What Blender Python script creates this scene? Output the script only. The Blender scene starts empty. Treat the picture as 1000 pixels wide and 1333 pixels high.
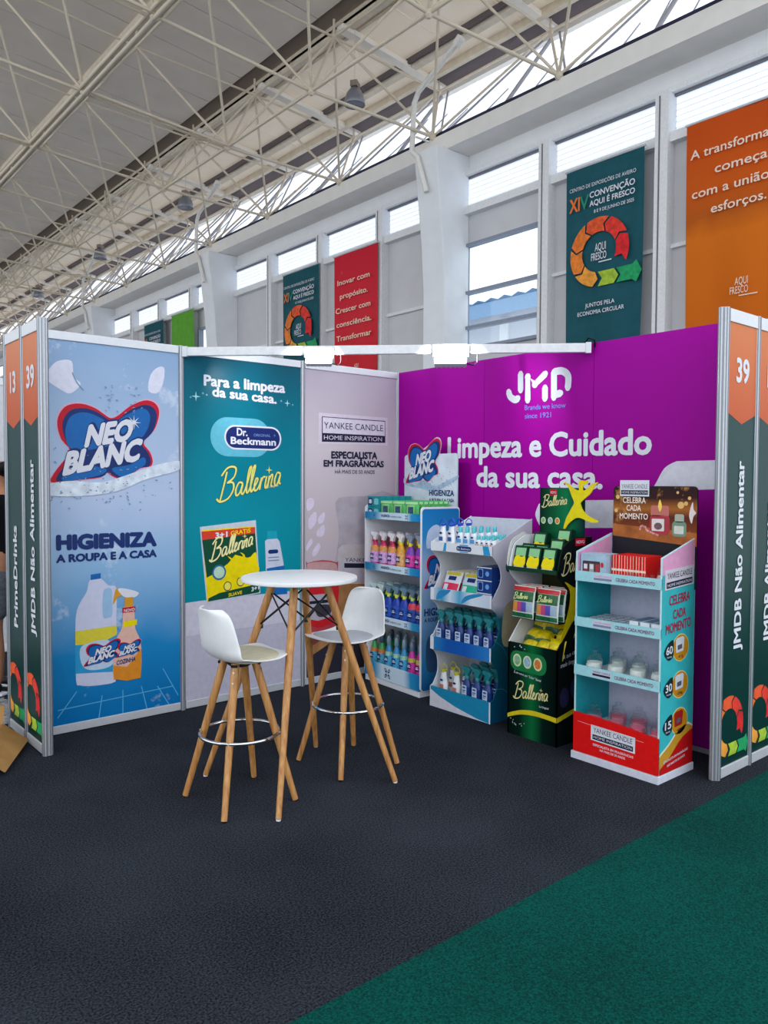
import bpy, math, random
from mathutils import Vector, Matrix
random.seed(7)
PI = math.pi
sin, cos = math.sin, math.cos
scene = bpy.context.scene
COL = scene.collection

# ------------------------------------------------------------------ camera
FPX = 1018.09                                   # focal length in pixels of a 1000 x 1333 frame
PITCH, YAW, ROLL = -0.03901, 0.70352, 0.0042
CAM = Vector((-4.38075, -4.98108, 1.58478))
FW = Vector((sin(YAW)*cos(PITCH), cos(YAW)*cos(PITCH), sin(PITCH)))
R0 = Vector((cos(YAW), -sin(YAW), 0)); U0 = R0.cross(FW)
RT = R0*cos(ROLL) + U0*sin(ROLL); UP = -R0*sin(ROLL) + U0*cos(ROLL)
cd = bpy.data.cameras.new('camera'); cam = bpy.data.objects.new('camera', cd); COL.objects.link(cam)
cd.sensor_fit = 'VERTICAL'; cd.sensor_height = 36.0; cd.lens = 36.0*FPX/1333.0
cd.clip_start = .05; cd.clip_end = 400
m = Matrix((RT, UP, -FW)).transposed().to_4x4(); m.translation = CAM
cam.matrix_world = m
scene.camera = cam

# ------------------------------------------------------------------ sky, exposure
world = bpy.data.worlds.new('sky'); scene.world = world; world.use_nodes = True
nt = world.node_tree; nt.nodes.clear()
wo = nt.nodes.new('ShaderNodeOutputWorld'); bg = nt.nodes.new('ShaderNodeBackground')
bg.inputs[0].default_value = (0.88, 0.94, 1.0, 1); bg.inputs[1].default_value = 1.25
nt.links.new(bg.outputs[0], wo.inputs[0])
vs = scene.view_settings
vs.view_transform = 'Standard'; vs.look = 'None'; vs.gamma = 1; vs.use_curve_mapping = False
vs.exposure = 0.55
FLOOD_WATTS = 60
try:
    scene.cycles.use_denoising = True
    scene.cycles.max_bounces = 8; scene.cycles.diffuse_bounces = 4; scene.cycles.transparent_max_bounces = 16
    scene.cycles.sample_clamp_indirect = 6; scene.cycles.caustics_refractive = False; scene.cycles.caustics_reflective = False
except Exception:
    pass

# ------------------------------------------------------------------ materials
def lin(c):
    c /= 255.0
    return c/12.92 if c <= .04045 else ((c+.055)/1.055)**2.4
def rgb(h):
    h = h.lstrip('#')
    return (lin(int(h[0:2], 16)), lin(int(h[2:4], 16)), lin(int(h[4:6], 16)), 1)
_M = {}
def mat(h, rough=.5, metal=0, noise=.06, scale=30, bump=0, alpha=1, trans=0, emit=0, coat=0, bscale=None):
    key = (h, rough, metal, noise, scale, bump, alpha, trans, emit, coat)
    if key in _M: return _M[key]
    mt = bpy.data.materials.new('mat_%s' % h.strip('#')); mt.use_nodes = True
    t = mt.node_tree; b = t.nodes['Principled BSDF']
    c = rgb(h)
    tc = t.nodes.new('ShaderNodeTexCoord')
    if noise:
        nz = t.nodes.new('ShaderNodeTexNoise'); nz.inputs['Scale'].default_value = scale; nz.inputs['Detail'].default_value = 4
        t.links.new(tc.outputs['Object'], nz.inputs['Vector'])
        rp = t.nodes.new('ShaderNodeValToRGB')
        rp.color_ramp.elements[0].position = .3; rp.color_ramp.elements[1].position = .7
        rp.color_ramp.elements[0].color = tuple(x*(1-noise) for x in c[:3])+(1,)
        rp.color_ramp.elements[1].color = tuple(min(1, x*(1+noise)) for x in c[:3])+(1,)
        t.links.new(nz.outputs['Fac'], rp.inputs[0]); t.links.new(rp.outputs[0], b.inputs['Base Color'])
    else:
        b.inputs['Base Color'].default_value = c
    if bump:
        n2 = t.nodes.new('ShaderNodeTexNoise'); n2.inputs['Scale'].default_value = bscale or scale*3
        t.links.new(tc.outputs['Object'], n2.inputs['Vector'])
        bp = t.nodes.new('ShaderNodeBump'); bp.inputs['Strength'].default_value = bump; bp.inputs['Distance'].default_value = .01
        t.links.new(n2.outputs['Fac'], bp.inputs['Height']); t.links.new(bp.outputs[0], b.inputs['Normal'])
    b.inputs['Roughness'].default_value = rough; b.inputs['Metallic'].default_value = metal
    if rough >= .38 and not metal: b.inputs['Specular IOR Level'].default_value = .2
    if alpha < 1: b.inputs['Alpha'].default_value = alpha
    if trans: b.inputs['Transmission Weight'].default_value = trans
    if coat: b.inputs['Coat Weight'].default_value = coat
    if emit: b.inputs['Emission Color'].default_value = c; b.inputs['Emission Strength'].default_value = emit
    _M[key] = mt
    return mt
def ramp_mat(name, stops, axis=2, lo=0, hi=1, rough=.35, blotch=None):
    """a printed gradient along one object axis; blotch = (hex, scale, threshold, amount) adds printed speckle"""
    mt = bpy.data.materials.new(name); mt.use_nodes = True
    t = mt.node_tree; b = t.nodes['Principled BSDF']; b.inputs['Roughness'].default_value = rough; b.inputs['Specular IOR Level'].default_value = .1
    tc = t.nodes.new('ShaderNodeTexCoord'); sp = t.nodes.new('ShaderNodeSeparateXYZ'); mr = t.nodes.new('ShaderNodeMapRange')
    t.links.new(tc.outputs['Object'], sp.inputs[0]); t.links.new(sp.outputs[axis], mr.inputs[0])
    mr.inputs[1].default_value = lo; mr.inputs[2].default_value = hi
    nz = t.nodes.new('ShaderNodeTexNoise'); nz.inputs['Scale'].default_value = 3; nz.inputs['Detail'].default_value = 5
    t.links.new(tc.outputs['Object'], nz.inputs['Vector'])
    ma = t.nodes.new('ShaderNodeMath'); ma.operation = 'MULTIPLY_ADD'; ma.inputs[1].default_value = .12
    t.links.new(nz.outputs['Fac'], ma.inputs[0]); t.links.new(mr.outputs[0], ma.inputs[2])
    sb = t.nodes.new('ShaderNodeMath'); sb.operation = 'SUBTRACT'; sb.inputs[1].default_value = .06; t.links.new(ma.outputs[0], sb.inputs[0])
    rp = t.nodes.new('ShaderNodeValToRGB'); cr = rp.color_ramp
    while len(cr.elements) < len(stops): cr.elements.new(.5)
    for e, (p, h) in zip(cr.elements, sorted(stops)): e.position = p; e.color = rgb(h)
    t.links.new(sb.outputs[0], rp.inputs[0])
    out = rp.outputs[0]
    if blotch:
        h, sc, th, am = blotch
        n3 = t.nodes.new('ShaderNodeTexNoise'); n3.inputs['Scale'].default_value = sc; n3.inputs['Detail'].default_value = 6; n3.inputs['Roughness'].default_value = .7
        t.links.new(tc.outputs['Object'], n3.inputs['Vector'])
        r2 = t.nodes.new('ShaderNodeValToRGB'); r2.color_ramp.elements[0].position = th; r2.color_ramp.elements[1].position = min(1, th+.06)
        r2.color_ramp.elements[0].color = (0, 0, 0, 1); r2.color_ramp.elements[1].color = (am, am, am, 1)
        t.links.new(n3.outputs['Fac'], r2.inputs[0])
        mx = t.nodes.new('ShaderNodeMixRGB'); t.links.new(r2.outputs[0], mx.inputs[0]); t.links.new(out, mx.inputs[1]); mx.inputs[2].default_value = rgb(h)
        out = mx.outputs[0]
    t.links.new(out, b.inputs['Base Color'])
    return mt
def wood_mat(h1, h2):
    mt = bpy.data.materials.new('wood'); mt.use_nodes = True
    t = mt.node_tree; b = t.nodes['Principled BSDF']; b.inputs['Roughness'].default_value = .42
    tc = t.nodes.new('ShaderNodeTexCoord'); mp = t.nodes.new('ShaderNodeMapping'); mp.inputs['Scale'].default_value = (60, 60, 3)
    nz = t.nodes.new('ShaderNodeTexNoise'); nz.inputs['Scale'].default_value = 1; nz.inputs['Detail'].default_value = 6
    rp = t.nodes.new('ShaderNodeValToRGB'); rp.color_ramp.elements[0].color = rgb(h1); rp.color_ramp.elements[1].color = rgb(h2)
    rp.color_ramp.elements[0].position = .3; rp.color_ramp.elements[1].position = .7
    t.links.new(tc.outputs['Object'], mp.inputs[0]); t.links.new(mp.outputs[0], nz.inputs['Vector']); t.links.new(nz.outputs['Fac'], rp.inputs[0]); t.links.new(rp.outputs[0], b.inputs['Base Color'])
    return mt
def carpet_mat(h1, h2, sc=220, rough=1):
    mt = bpy.data.materials.new('carpet'); mt.use_nodes = True
    t = mt.node_tree; b = t.nodes['Principled BSDF']; b.inputs['Roughness'].default_value = rough; b.inputs['Specular IOR Level'].default_value = .1
    tc = t.nodes.new('ShaderNodeTexCoord')
    nz = t.nodes.new('ShaderNodeTexNoise'); nz.inputs['Scale'].default_value = sc; nz.inputs['Detail'].default_value = 3
    n2 = t.nodes.new('ShaderNodeTexNoise'); n2.inputs['Scale'].default_value = 1.3; n2.inputs['Detail'].default_value = 5
    ad = t.nodes.new('ShaderNodeMath'); ad.operation = 'MULTIPLY_ADD'; ad.inputs[1].default_value = .35
    for n in (nz, n2): t.links.new(tc.outputs['Object'], n.inputs['Vector'])
    t.links.new(n2.outputs['Fac'], ad.inputs[0]); t.links.new(nz.outputs['Fac'], ad.inputs[2])
    rp = t.nodes.new('ShaderNodeValToRGB'); rp.color_ramp.elements[0].color = rgb(h1); rp.color_ramp.elements[1].color = rgb(h2)
    rp.color_ramp.elements[0].position = .52; rp.color_ramp.elements[1].position = .85
    t.links.new(ad.outputs[0], rp.inputs[0]); t.links.new(rp.outputs[0], b.inputs['Base Color'])
    bp = t.nodes.new('ShaderNodeBump'); bp.inputs['Strength'].default_value = .6; bp.inputs['Distance'].default_value = .004
    t.links.new(nz.outputs['Fac'], bp.inputs['Height']); t.links.new(bp.outputs[0], b.inputs['Normal'])
    return mt
def glass_mat(h='#f4fbff', clear=.8, rough=.05):
    mt = bpy.data.materials.new('glass'); mt.use_nodes = True
    t = mt.node_tree; t.nodes.clear()
    o = t.nodes.new('ShaderNodeOutputMaterial'); mx = t.nodes.new('ShaderNodeMixShader')
    tr = t.nodes.new('ShaderNodeBsdfTransparent'); tr.inputs[0].default_value = rgb(h)
    gl = t.nodes.new('ShaderNodeBsdfGlossy'); gl.inputs['Roughness'].default_value = rough
    fr = t.nodes.new('ShaderNodeLayerWeight'); fr.inputs[0].default_value = 1-clear
    t.links.new(fr.outputs['Facing'], mx.inputs[0]); t.links.new(tr.outputs[0], mx.inputs[1]); t.links.new(gl.outputs[0], mx.inputs[2]); t.links.new(mx.outputs[0], o.inputs[0])
    return mt
def translucent_mat(h, clear=.7):
    mt = bpy.data.materials.new('polycarbonate'); mt.use_nodes = True
    t = mt.node_tree; t.nodes.clear()
    o = t.nodes.new('ShaderNodeOutputMaterial'); ad = t.nodes.new('ShaderNodeMixShader'); ad.inputs[0].default_value = .08
    tl = t.nodes.new('ShaderNodeBsdfTranslucent'); tl.inputs[0].default_value = rgb(h)
    tr = t.nodes.new('ShaderNodeBsdfTransparent'); tr.inputs[0].default_value = rgb(h)
    mx = t.nodes.new('ShaderNodeMixShader'); mx.inputs[0].default_value = clear
    t.links.new(tl.outputs[0], mx.inputs[1]); t.links.new(tr.outputs[0], mx.inputs[2])
    df = t.nodes.new('ShaderNodeBsdfDiffuse'); df.inputs[0].default_value = rgb(h)
    t.links.new(mx.outputs[0], ad.inputs[1]); t.links.new(df.outputs[0], ad.inputs[2]); t.links.new(ad.outputs[0], o.inputs[0])
    return mt

def sheet_mat(h):
    """thin pale roofing that lets some daylight through"""
    mt = bpy.data.materials.new('roof_sheeting'); mt.use_nodes = True
    t = mt.node_tree; t.nodes.clear(); o = t.nodes.new('ShaderNodeOutputMaterial'); mx = t.nodes.new('ShaderNodeMixShader'); mx.inputs[0].default_value = .3
    tc = t.nodes.new('ShaderNodeTexCoord'); nz = t.nodes.new('ShaderNodeTexNoise'); nz.inputs['Scale'].default_value = 1.5
    rp = t.nodes.new('ShaderNodeValToRGB'); rp.color_ramp.elements[0].color = rgb('#efe6da'); rp.color_ramp.elements[1].color = rgb(h)
    t.links.new(tc.outputs['Object'], nz.inputs['Vector']); t.links.new(nz.outputs['Fac'], rp.inputs[0])
    d = t.nodes.new('ShaderNodeBsdfDiffuse'); tl = t.nodes.new('ShaderNodeBsdfTranslucent')
    for n in (d, tl): t.links.new(rp.outputs[0], n.inputs[0])
    t.links.new(d.outputs[0], mx.inputs[1]); t.links.new(tl.outputs[0], mx.inputs[2]); t.links.new(mx.outputs[0], o.inputs[0])
    return mt

# ------------------------------------------------------------------ tagging
def tag(o, label=None, cat=None, group=None, kind=None):
    if label: o['label'] = label
    if cat: o['category'] = cat
    if group: o['group'] = group
    if kind: o['kind'] = kind
    return o
def empty(name, loc=(0, 0, 0), rz=0, label=None, cat=None, group=None, kind=None):
    o = bpy.data.objects.new(name, None); COL.objects.link(o); o.location = loc; o.rotation_euler = (0, 0, rz)
    o.empty_display_size = .05
    return tag(o, label, cat, group, kind)
KIDS = {}
def link(o, parent=None):
    COL.objects.link(o)
    if parent is not None:
        o.parent = parent; KIDS.setdefault(parent.name, []).append(o)
    return o
def copy_tree(o, parent=None):
    c = o.copy(); link(c, parent)
    for ch in KIDS.get(o.name, []): copy_tree(ch, c)
    return c

# ------------------------------------------------------------------ mesh builder
class MB:
    def __init__(s): s.v = []; s.f = []; s.m = []; s.cur = 0
    def add(s, vs, fs):
        n = len(s.v); s.v += [tuple(x) for x in vs]; s.f += [tuple(i+n for i in f) for f in fs]; s.m += [s.cur]*len(fs); return s
    def box(s, x0, x1, y0, y1, z0, z1):
        return s.add([(x, y, z) for x in (x0, x1) for y in (y0, y1) for z in (z0, z1)],
                     [(0, 1, 3, 2), (4, 6, 7, 5), (0, 4, 5, 1), (2, 3, 7, 6), (0, 2, 6, 4), (1, 5, 7, 3)])
    def bar(s, p, q, w, h, up=(0, 0, 1)):
        p, q = Vector(p), Vector(q); d = (q-p).normalized(); up = Vector(up)
        if abs(d.dot(up)) > .98: up = Vector((1, 0, 0))
        r = d.cross(up).normalized()*(w/2); u = r.cross(d).normalized()*(h/2)
        return s.add([p-r-u, p-r+u, p+r+u, p+r-u, q-r-u, q-r+u, q+r+u, q+r-u],
                     [(0, 1, 2, 3), (7, 6, 5, 4), (0, 4, 5, 1), (1, 5, 6, 2), (2, 6, 7, 3), (3, 7, 4, 0)])
    def tube(s, p, q, r1, r2=None, n=10, cap=True):
        return s.sweep([p, q], [r1, r1 if r2 is None else r2], n, cap)
    def sweep(s, path, r, n=8, cap=True, closed=False):
        P = [Vector(p) for p in path]; k = len(P)
        if not isinstance(r, (list, tuple)): r = [r]*k
        vs = []; prev = None
        for i in range(k):
            if closed: d = P[(i+1) % k]-P[i-1]
            else: d = P[min(i+1, k-1)]-P[max(i-1, 0)]
            d.normalize()
            if prev is None:
                a = Vector((0, 0, 1)) if abs(d.z) < .9 else Vector((1, 0, 0)); a = d.cross(a).normalized()
            else:
                a = (prev-d*prev.dot(d)).normalized()
            prev = a; b = d.cross(a)
            for j in range(n):
                t = 2*PI*j/n; vs.append(P[i]+(a*cos(t)+b*sin(t))*r[i])
        fs = []
        for i in range(k if closed else k-1):
            i2 = (i+1) % k
            for j in range(n): fs.append((i*n+j, i*n+(j+1) % n, i2*n+(j+1) % n, i2*n+j))
        if cap and not closed: fs += [tuple(range(n))[::-1], tuple((k-1)*n+j for j in range(n))]
        return s.add(vs, fs)
    def lathe(s, prof, n=14, sx=1, sy=1, c=(0, 0, 0), a0=0, a1=2*PI, cap=True, square=0):
        full = abs(a1-a0-2*PI) < 1e-6; k = n if full else n+1; vs = []
        for r, z in prof:
            for j in range(k):
                t = a0+(a1-a0)*j/n; q = 1
                if square: q = (abs(cos(t))**(2+square)+abs(sin(t))**(2+square))**(-1/(2+square))
                vs.append((c[0]+r*sx*cos(t)*q, c[1]+r*sy*sin(t)*q, c[2]+z))
        fs = []
        for i in range(len(prof)-1):
            for j in range(n):
                j2 = (j+1) % k if full else j+1
                fs.append((i*k+j, i*k+j2, (i+1)*k+j2, (i+1)*k+j))
        if cap and full: fs += [tuple(range(n))[::-1], tuple((len(prof)-1)*k+j for j in range(n))]
        return s.add(vs, fs)
    def prism(s, pts, pl, c0, c1):
        """pts = outline in a plane pl; from offset c0 to c1 along its normal"""
        n = len(pts); vs = [pl.at(a, b, c0) for a, b in pts]+[pl.at(a, b, c1) for a, b in pts]
        return s.add(vs, [tuple(range(n))[::-1], tuple(range(n, 2*n))]+[(i, (i+1) % n, n+(i+1) % n, n+i) for i in range(n)])
    def build(s, name, mats, parent=None, smooth=False, bevel=0, **tags):
        me = bpy.data.meshes.new(name); me.from_pydata(s.v, [], s.f)
        for q in (mats if isinstance(mats, (list, tuple)) else [mats]): me.materials.append(q)
        if any(s.m): me.polygons.foreach_set('material_index', s.m)
        if smooth:
            me.polygons.foreach_set('use_smooth', [True]*len(me.polygons))
            try: me.set_sharp_from_angle(angle=math.radians(45))
            except Exception: pass
        me.update()
        o = bpy.data.objects.new(name, me); link(o, parent)
        if bevel:
            b = o.modifiers.new('bevel', 'BEVEL'); b.width = bevel; b.segments = 2; b.limit_method = 'ANGLE'
        return tag(o, **tags)

class Pl:
    """a plane in space: origin, right and up vectors (may be scaled), normal towards the reader"""
    def __init__(s, o, r, u):
        s.o, s.r, s.u = Vector(o), Vector(r), Vector(u); s.n = s.r.cross(s.u).normalized()
    def at(s, a, b, c=0): return s.o+s.r*a+s.u*b+s.n*c
    def sub(s, a, b, w, h, rot=0, c=0):
        r = s.r.normalized()*w; u = s.u.normalized()*h
        if rot: q = Matrix.Rotation(rot, 3, s.n); r = q@r; u = q@u
        return Pl(s.at(a, b, c), r, u)
    def px(s, u, v):
        """where the sight line of a photo pixel meets this plane"""
        d = FW+RT*((u-500)/FPX)-UP*((v-666.5)/FPX); t = (s.o-CAM).dot(s.n)/d.dot(s.n); w = CAM+d*t-s.o
        return (w.dot(s.r)/s.r.dot(s.r), w.dot(s.u)/s.u.dot(s.u))
def smooth_pts(p, k=5, closed=True):
    n = len(p); out = []
    for i in range(n if closed else n-1):
        g = lambda j: p[j % n] if closed else p[max(0, min(n-1, j))]
        a, b, c, d = g(i-1), g(i), g(i+1), g(i+2)
        for q in range(k):
            t = q/k
            out.append(tuple(.5*(2*b[e]+(c[e]-a[e])*t+(2*a[e]-5*b[e]+4*c[e]-d[e])*t*t+(3*b[e]-a[e]-3*c[e]+d[e])*t**3) for e in (0, 1)))
    if not closed: out.append(p[-1])
    return out
def ell(a, b, rx, ry=None, n=24, rot=0):
    ry = rx if ry is None else ry
    return [(a+rx*cos(t)*cos(rot)-ry*sin(t)*sin(rot), b+rx*cos(t)*sin(rot)+ry*sin(t)*cos(rot)) for t in [2*PI*i/n for i in range(n)]]
def rr(x0, y0, x1, y1, r, n=5, ry=None):
    ry = ry or r; out = []
    for cx, cy, a in ((x1-r, y1-ry, 0), (x0+r, y1-ry, 90), (x0+r, y0+ry, 180), (x1-r, y0+ry, 270)):
        for i in range(n+1): t = math.radians(a+90*i/n); out.append((cx+r*cos(t), cy+ry*sin(t)))
    return out
def art(name, pl, shapes, m, off, parent, **tags):
    """flat print: one or more outlines on a plane"""
    b = MB()
    for i, sh in enumerate(shapes): b.add([pl.at(a, c, off+(i % 40)*2.5e-5) for a, c in sh], [tuple(range(len(sh)))])
    return b.build(name, m, parent, **tags)
def quad(pl, x0, y0, x1, y1): return [(x0, y0), (x1, y0), (x1, y1), (x0, y1)]
def pxs(pl, pts): return [pl.px(*p) for p in pts]
def ribbon(pl, path, w, asp=1):
    """stroke outline strips as list of quads; w in plane x units, asp = y unit / x unit size"""
    out = []; n = len(path); L = []
    for i in range(n):
        a, b = path[max(0, i-1)], path[min(n-1, i+1)]
        dx, dy = b[0]-a[0], (b[1]-a[1])*asp; l = math.hypot(dx, dy) or 1
        L.append(((path[i][0]-dy/l*w/2, path[i][1]+dx/l*w/2/asp), (path[i][0]+dy/l*w/2, path[i][1]-dx/l*w/2/asp)))
    for i in range(n-1): out.append([L[i][0], L[i][1], L[i+1][1], L[i+1][0]])
    return out
_T = {}
def glyphs(s):
    if s not in _T:
        c = bpy.data.curves.new('t', 'FONT'); c.body = s; c.resolution_u = 3; c.size = 1; c.fill_mode = 'FRONT'
        o = bpy.data.objects.new('t', c); COL.objects.link(o)
        dg = bpy.context.evaluated_depsgraph_get(); dg.update(); e = o.evaluated_get(dg); me = e.to_mesh()
        vs = [(v.co.x, v.co.y) for v in me.vertices]; fs = [tuple(p.vertices) for p in me.polygons]
        e.to_mesh_clear(); bpy.data.objects.remove(o); bpy.data.curves.remove(c)
        x0 = min(v[0] for v in vs); x1 = max(v[0] for v in vs)
        _T[s] = ([((x-x0)/.7, y/.7) for x, y in vs], fs, (x1-x0)/.7)
    return _T[s]
def text(pl, s, p0, p1, h, m, parent, off=.003, bold=.02, shear=0, name='lettering', **tags):
    """s on the plane from baseline start p0 to end p1 (plane coordinates), cap height h; bold thickens the strokes"""
    vs, fs, w = glyphs(s); b = MB(); B = max(0, bold)*.85; k = 1-1.2*B; W = w*k+2*B
    dx, dy = p1[0]-p0[0], p1[1]-p0[1]
    sh = [(0, 0)] if B <= 0 else [(B*cos(PI*i/4), B*sin(PI*i/4)) for i in range(8)]
    for i, (ex, ey) in enumerate(sh):
        b.add([pl.at(p0[0]+(x*k+B+ex)/W*dx+shear*(y+ey)*h, p0[1]+(x*k+B+ex)/W*dy+((y*k+.5*B)+B*.5+ey)*h, off+i*3e-5) for x, y in vs], fs)
    return b.build(name, m, parent, **tags)
def ptext(pl, s, q0, q1, hpx, m, parent, **k):
    """same with the baseline ends and cap height given where they stand in the photo"""
    a = pl.px(*q0); b = pl.px(*q1); c = pl.px(q0[0], q0[1]-hpx)
    return text(pl, s, a, b, c[1]-a[1], m, parent, **k)
def ctext(pl, s, cx, y, h, m, parent, wmax=None, stretch=1, **k):
    w = glyphs(s)[2]*h*stretch
    if wmax and w > wmax: w = wmax
    return text(pl, s, (cx-w/2, y), (cx+w/2, y), h, m, parent, **k)

WHITE = mat('#f2f2f4', .4); PRINTW = mat('#dfe0ea', .5, noise=.02); ALU = mat('#c9ccd2', .38, .55, noise=.04, scale=60)
NAVY = mat('#16306f', .4); RED = mat('#c4102a', .4); BLUE = mat('#1766b0', .4); CYAN = mat('#2f9bd0', .4)
BLACK = mat('#0c0d10', .45); INK = mat('#20243a', .4); YELLOW = mat('#f0d800', .4); GREEN = mat('#0f5a32', .4)
ORANGE = mat('#e8742a', .5); PINK = mat('#e0206a', .4); GOLD = mat('#c8962c', .4); CREAM = mat('#f0e8a8', .4)
CHROME = mat('#d5d8dc', .12, 1, noise=0); SCREW = mat('#b8b2a6', .3, .9, noise=0)

# ------------------------------------------------------------------ carpets
floor = MB().box(-16, 6.9, -3.11, 46, -.06, 0).build('floor', carpet_mat('#101216', '#383d47', 130), kind='structure')
aisle = MB().box(-16, 6.9, -14, -3.11, -.06, .003).build('floor_aisle', carpet_mat('#002f2a', '#00524a', 150), kind='structure')

# ------------------------------------------------------------------ hall shell
HALLW = mat('#ececee', .6, noise=.02, scale=4); HALLP = mat('#d0cfd2', .55, noise=.03, scale=3); POSTM = mat('#e6e6e8', .5)
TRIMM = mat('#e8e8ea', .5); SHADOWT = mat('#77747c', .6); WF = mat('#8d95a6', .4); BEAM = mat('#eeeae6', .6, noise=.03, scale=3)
POLY = translucent_mat('#f8fbff'); PANE = glass_mat('#f8fdff', .93)
XW = 6.92; Y0W, Y1W = -4.0, 46.0
BAY = 2.25; cols = [6.1+9*k for k in range(-1, 5)]
posts = [1.58+BAY*k for k in range(-2, 20)]
wl = empty('wall_right', kind='structure')
edges = sorted(set([round(p, 3) for p in posts]+[Y0W, Y1W]))
wins = [(3.99, 5.86), (15.5, 17.0)]
rails = [0, 1.3, 2.6, 3.9, 5.22, 6.82]
for i in range(len(edges)-1):
    a, b = edges[i]+.06, edges[i+1]-.06
    for k in range(len(rails)-1):
        z0, z1 = rails[k]+.012, rails[k+1]-.012
        segs = [(a, b)]
        for w0, w1 in wins:                                  # leave the openings of the clear windows
            if z1 > 4.2 and z0 < 6.2 and a < w1 and b > w0:
                segs = [(s0, s1) for s0, s1 in ((a, w0), (w1, b)) if s1-s0 > .05]
                if z0 < 4.2: MB().box(XW, XW+.08, max(a, w0), min(b, w1), z0, 4.19).build('panel', HALLP, wl)
                if z1 > 6.2: MB().box(XW, XW+.08, max(a, w0), min(b, w1), 6.21, z1).build('panel', HALLP, wl)
        for s0, s1 in segs: MB().box(XW, XW+.08, s0, s1, z0, z1).build('panel', HALLP, wl)
for z in (5.22,):
    for i in range(len(edges)-1):
        if not any(edges[i] < w1-.3 and edges[i+1] > w0+.3 for w0, w1 in wins):
            MB().box(XW-.07, XW, edges[i]+.11, edges[i+1]-.11, z-.03, z+.03).build('rail', TRIMM, wl)
MB().box(XW-.14, XW+.02, Y0W, Y1W, 6.78, 6.93).build('sill_beam', TRIMM, wl)
MB().box(XW-.12, XW+.02, Y0W, Y1W, 7.53, 7.62).build('head_rail', TRIMM, wl)
MB().box(XW-.03, XW+.02, Y0W, Y1W, 7.495, 7.53).build('head_shade_strip', SHADOWT, wl)  # dark strip that paints the shade under the window head
MB().box(XW, XW+.1, Y0W, Y1W, 7.6, 8.2).build('upper_wall', HALLW, wl)
for y in edges[1:-1]:
    MB().box(XW-.2, XW+.04, y-.11, y+.11, 0, 7.55).build('post', POSTM, wl)
    MB().box(XW-.205, XW-.2, y+.02, y+.045, 0, 7.5).build('post_groove_shade', SHADOWT, wl)  # raised strip; its dark colour stands in for the shade of a groove
# top beam / gutter and its dark flashing
MB().box(6.32, 6.92, Y0W, Y1W, 7.93, 8.24).build('gutter_beam', BEAM, wl)
MB().box(6.42, 6.62, Y0W, Y1W, 8.24, 8.36).build('flashing', mat('#2c2f45', .5), wl)
n = 0
for i in range(len(edges)-1):
    a, b = edges[i]+.11, edges[i+1]-.11; n += 1
    w = MB().box(XW+.02, XW+.04, a, b, 6.93, 7.5)
    wo_ = w.build('window_%d' % n, POLY, kind='structure')
    MB_ = MB()
    for q in range(5): MB_.box(XW+.015, XW+.025, a, b, 7.02+.09*q, 7.024+.09*q)
    MB_.build('rib', mat('#dfe3ea', .5), wo_, kind='stuff')
for w0, w1 in wins:
    n += 1
    wr = empty('window_%d' % n, kind='structure')
    zs = (4.2, 4.62, 5.2, 6.2)
    for y in (w0, w1): MB().box(XW-.1, XW+.06, y-.035, y+.035, 4.2, 6.2).build('frame_stile', WF, wr)
    for z in (4.2, 4.6, 5.28, 6.2): MB().box(XW-.08, XW+.05, w0, w1, z-.03, z+.03).build('frame_rail', WF, wr)
    for z0, z1 in ((4.2, 4.6), (4.6, 5.28), (5.28, 6.2)): MB().box(XW, XW+.012, w0+.03, w1-.03, z0+.03, z1-.03).build('pane', PANE, wr)
# concrete columns with a haunch
for k, y in enumerate(cols):
    b = MB(); pr = [(XW, 0), (6.26, 0), (6.26, 5.3), (6.2, 6.2), (6.02, 7.7), (6.02, 7.93), (XW, 7.93)]
    b.prism(pr, Pl((0, y-.3, 0), (1, 0, 0), (0, 0, 1)), 0, -.6)
    b.build('column', mat('#eceef2', .55, noise=.03, scale=3, bump=.05), kind='structure', bevel=.02)
# rain pipes at the columns
PIPE = mat('#efece8', .5)
for y in cols[1:4]:
    t = empty('rain_pipe', (5.95, y+.25, 0), label='grey rain pipe bending from the roof down to the %s concrete column' % {6.1: 'nearest', 15.1: 'second', 24.1: 'third'}[round(y, 1)], cat='pipe')
    MB().sweep([(0, -1.15, 9.5), (0, -.12, 9.02), (0, 0, 8.85), (0, .06, 7.95), (0, -.1, 7.8), (.05, -.3, 7.1)], .05, 10).build('pipe', PIPE, t, smooth=True)
    MB().tube((0, -1.13, 9.48), (0, -1.25, 9.56), .09, .09, 10).build('pipe_collar', PIPE, t)
    MB().bar((0, -.05, 8.2), (.35, -.05, 8.2), .03, .03).build('bracket', PIPE, t)
# far end wall and left partition of another stand
MB().box(-16, 7, 46, 46.2, 0, 11).build('wall_far', HALLP, kind='structure')
pw = empty('partition_wall', (-5.2, 2.75, 0), label='white stand partition behind the person in black at far left', cat='partition')
MB().box(0, 4.2, 0, .04, .05, 2.5).build('panel', mat('#dcdce2', .5), pw)
MB().box(0, 4.2, -.01, .05, 0, .07).build('bottom_rail', WHITE, pw); MB().box(0, 4.2, -.01, .05, 2.45, 2.51).build('top_rail', WHITE, pw)

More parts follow.
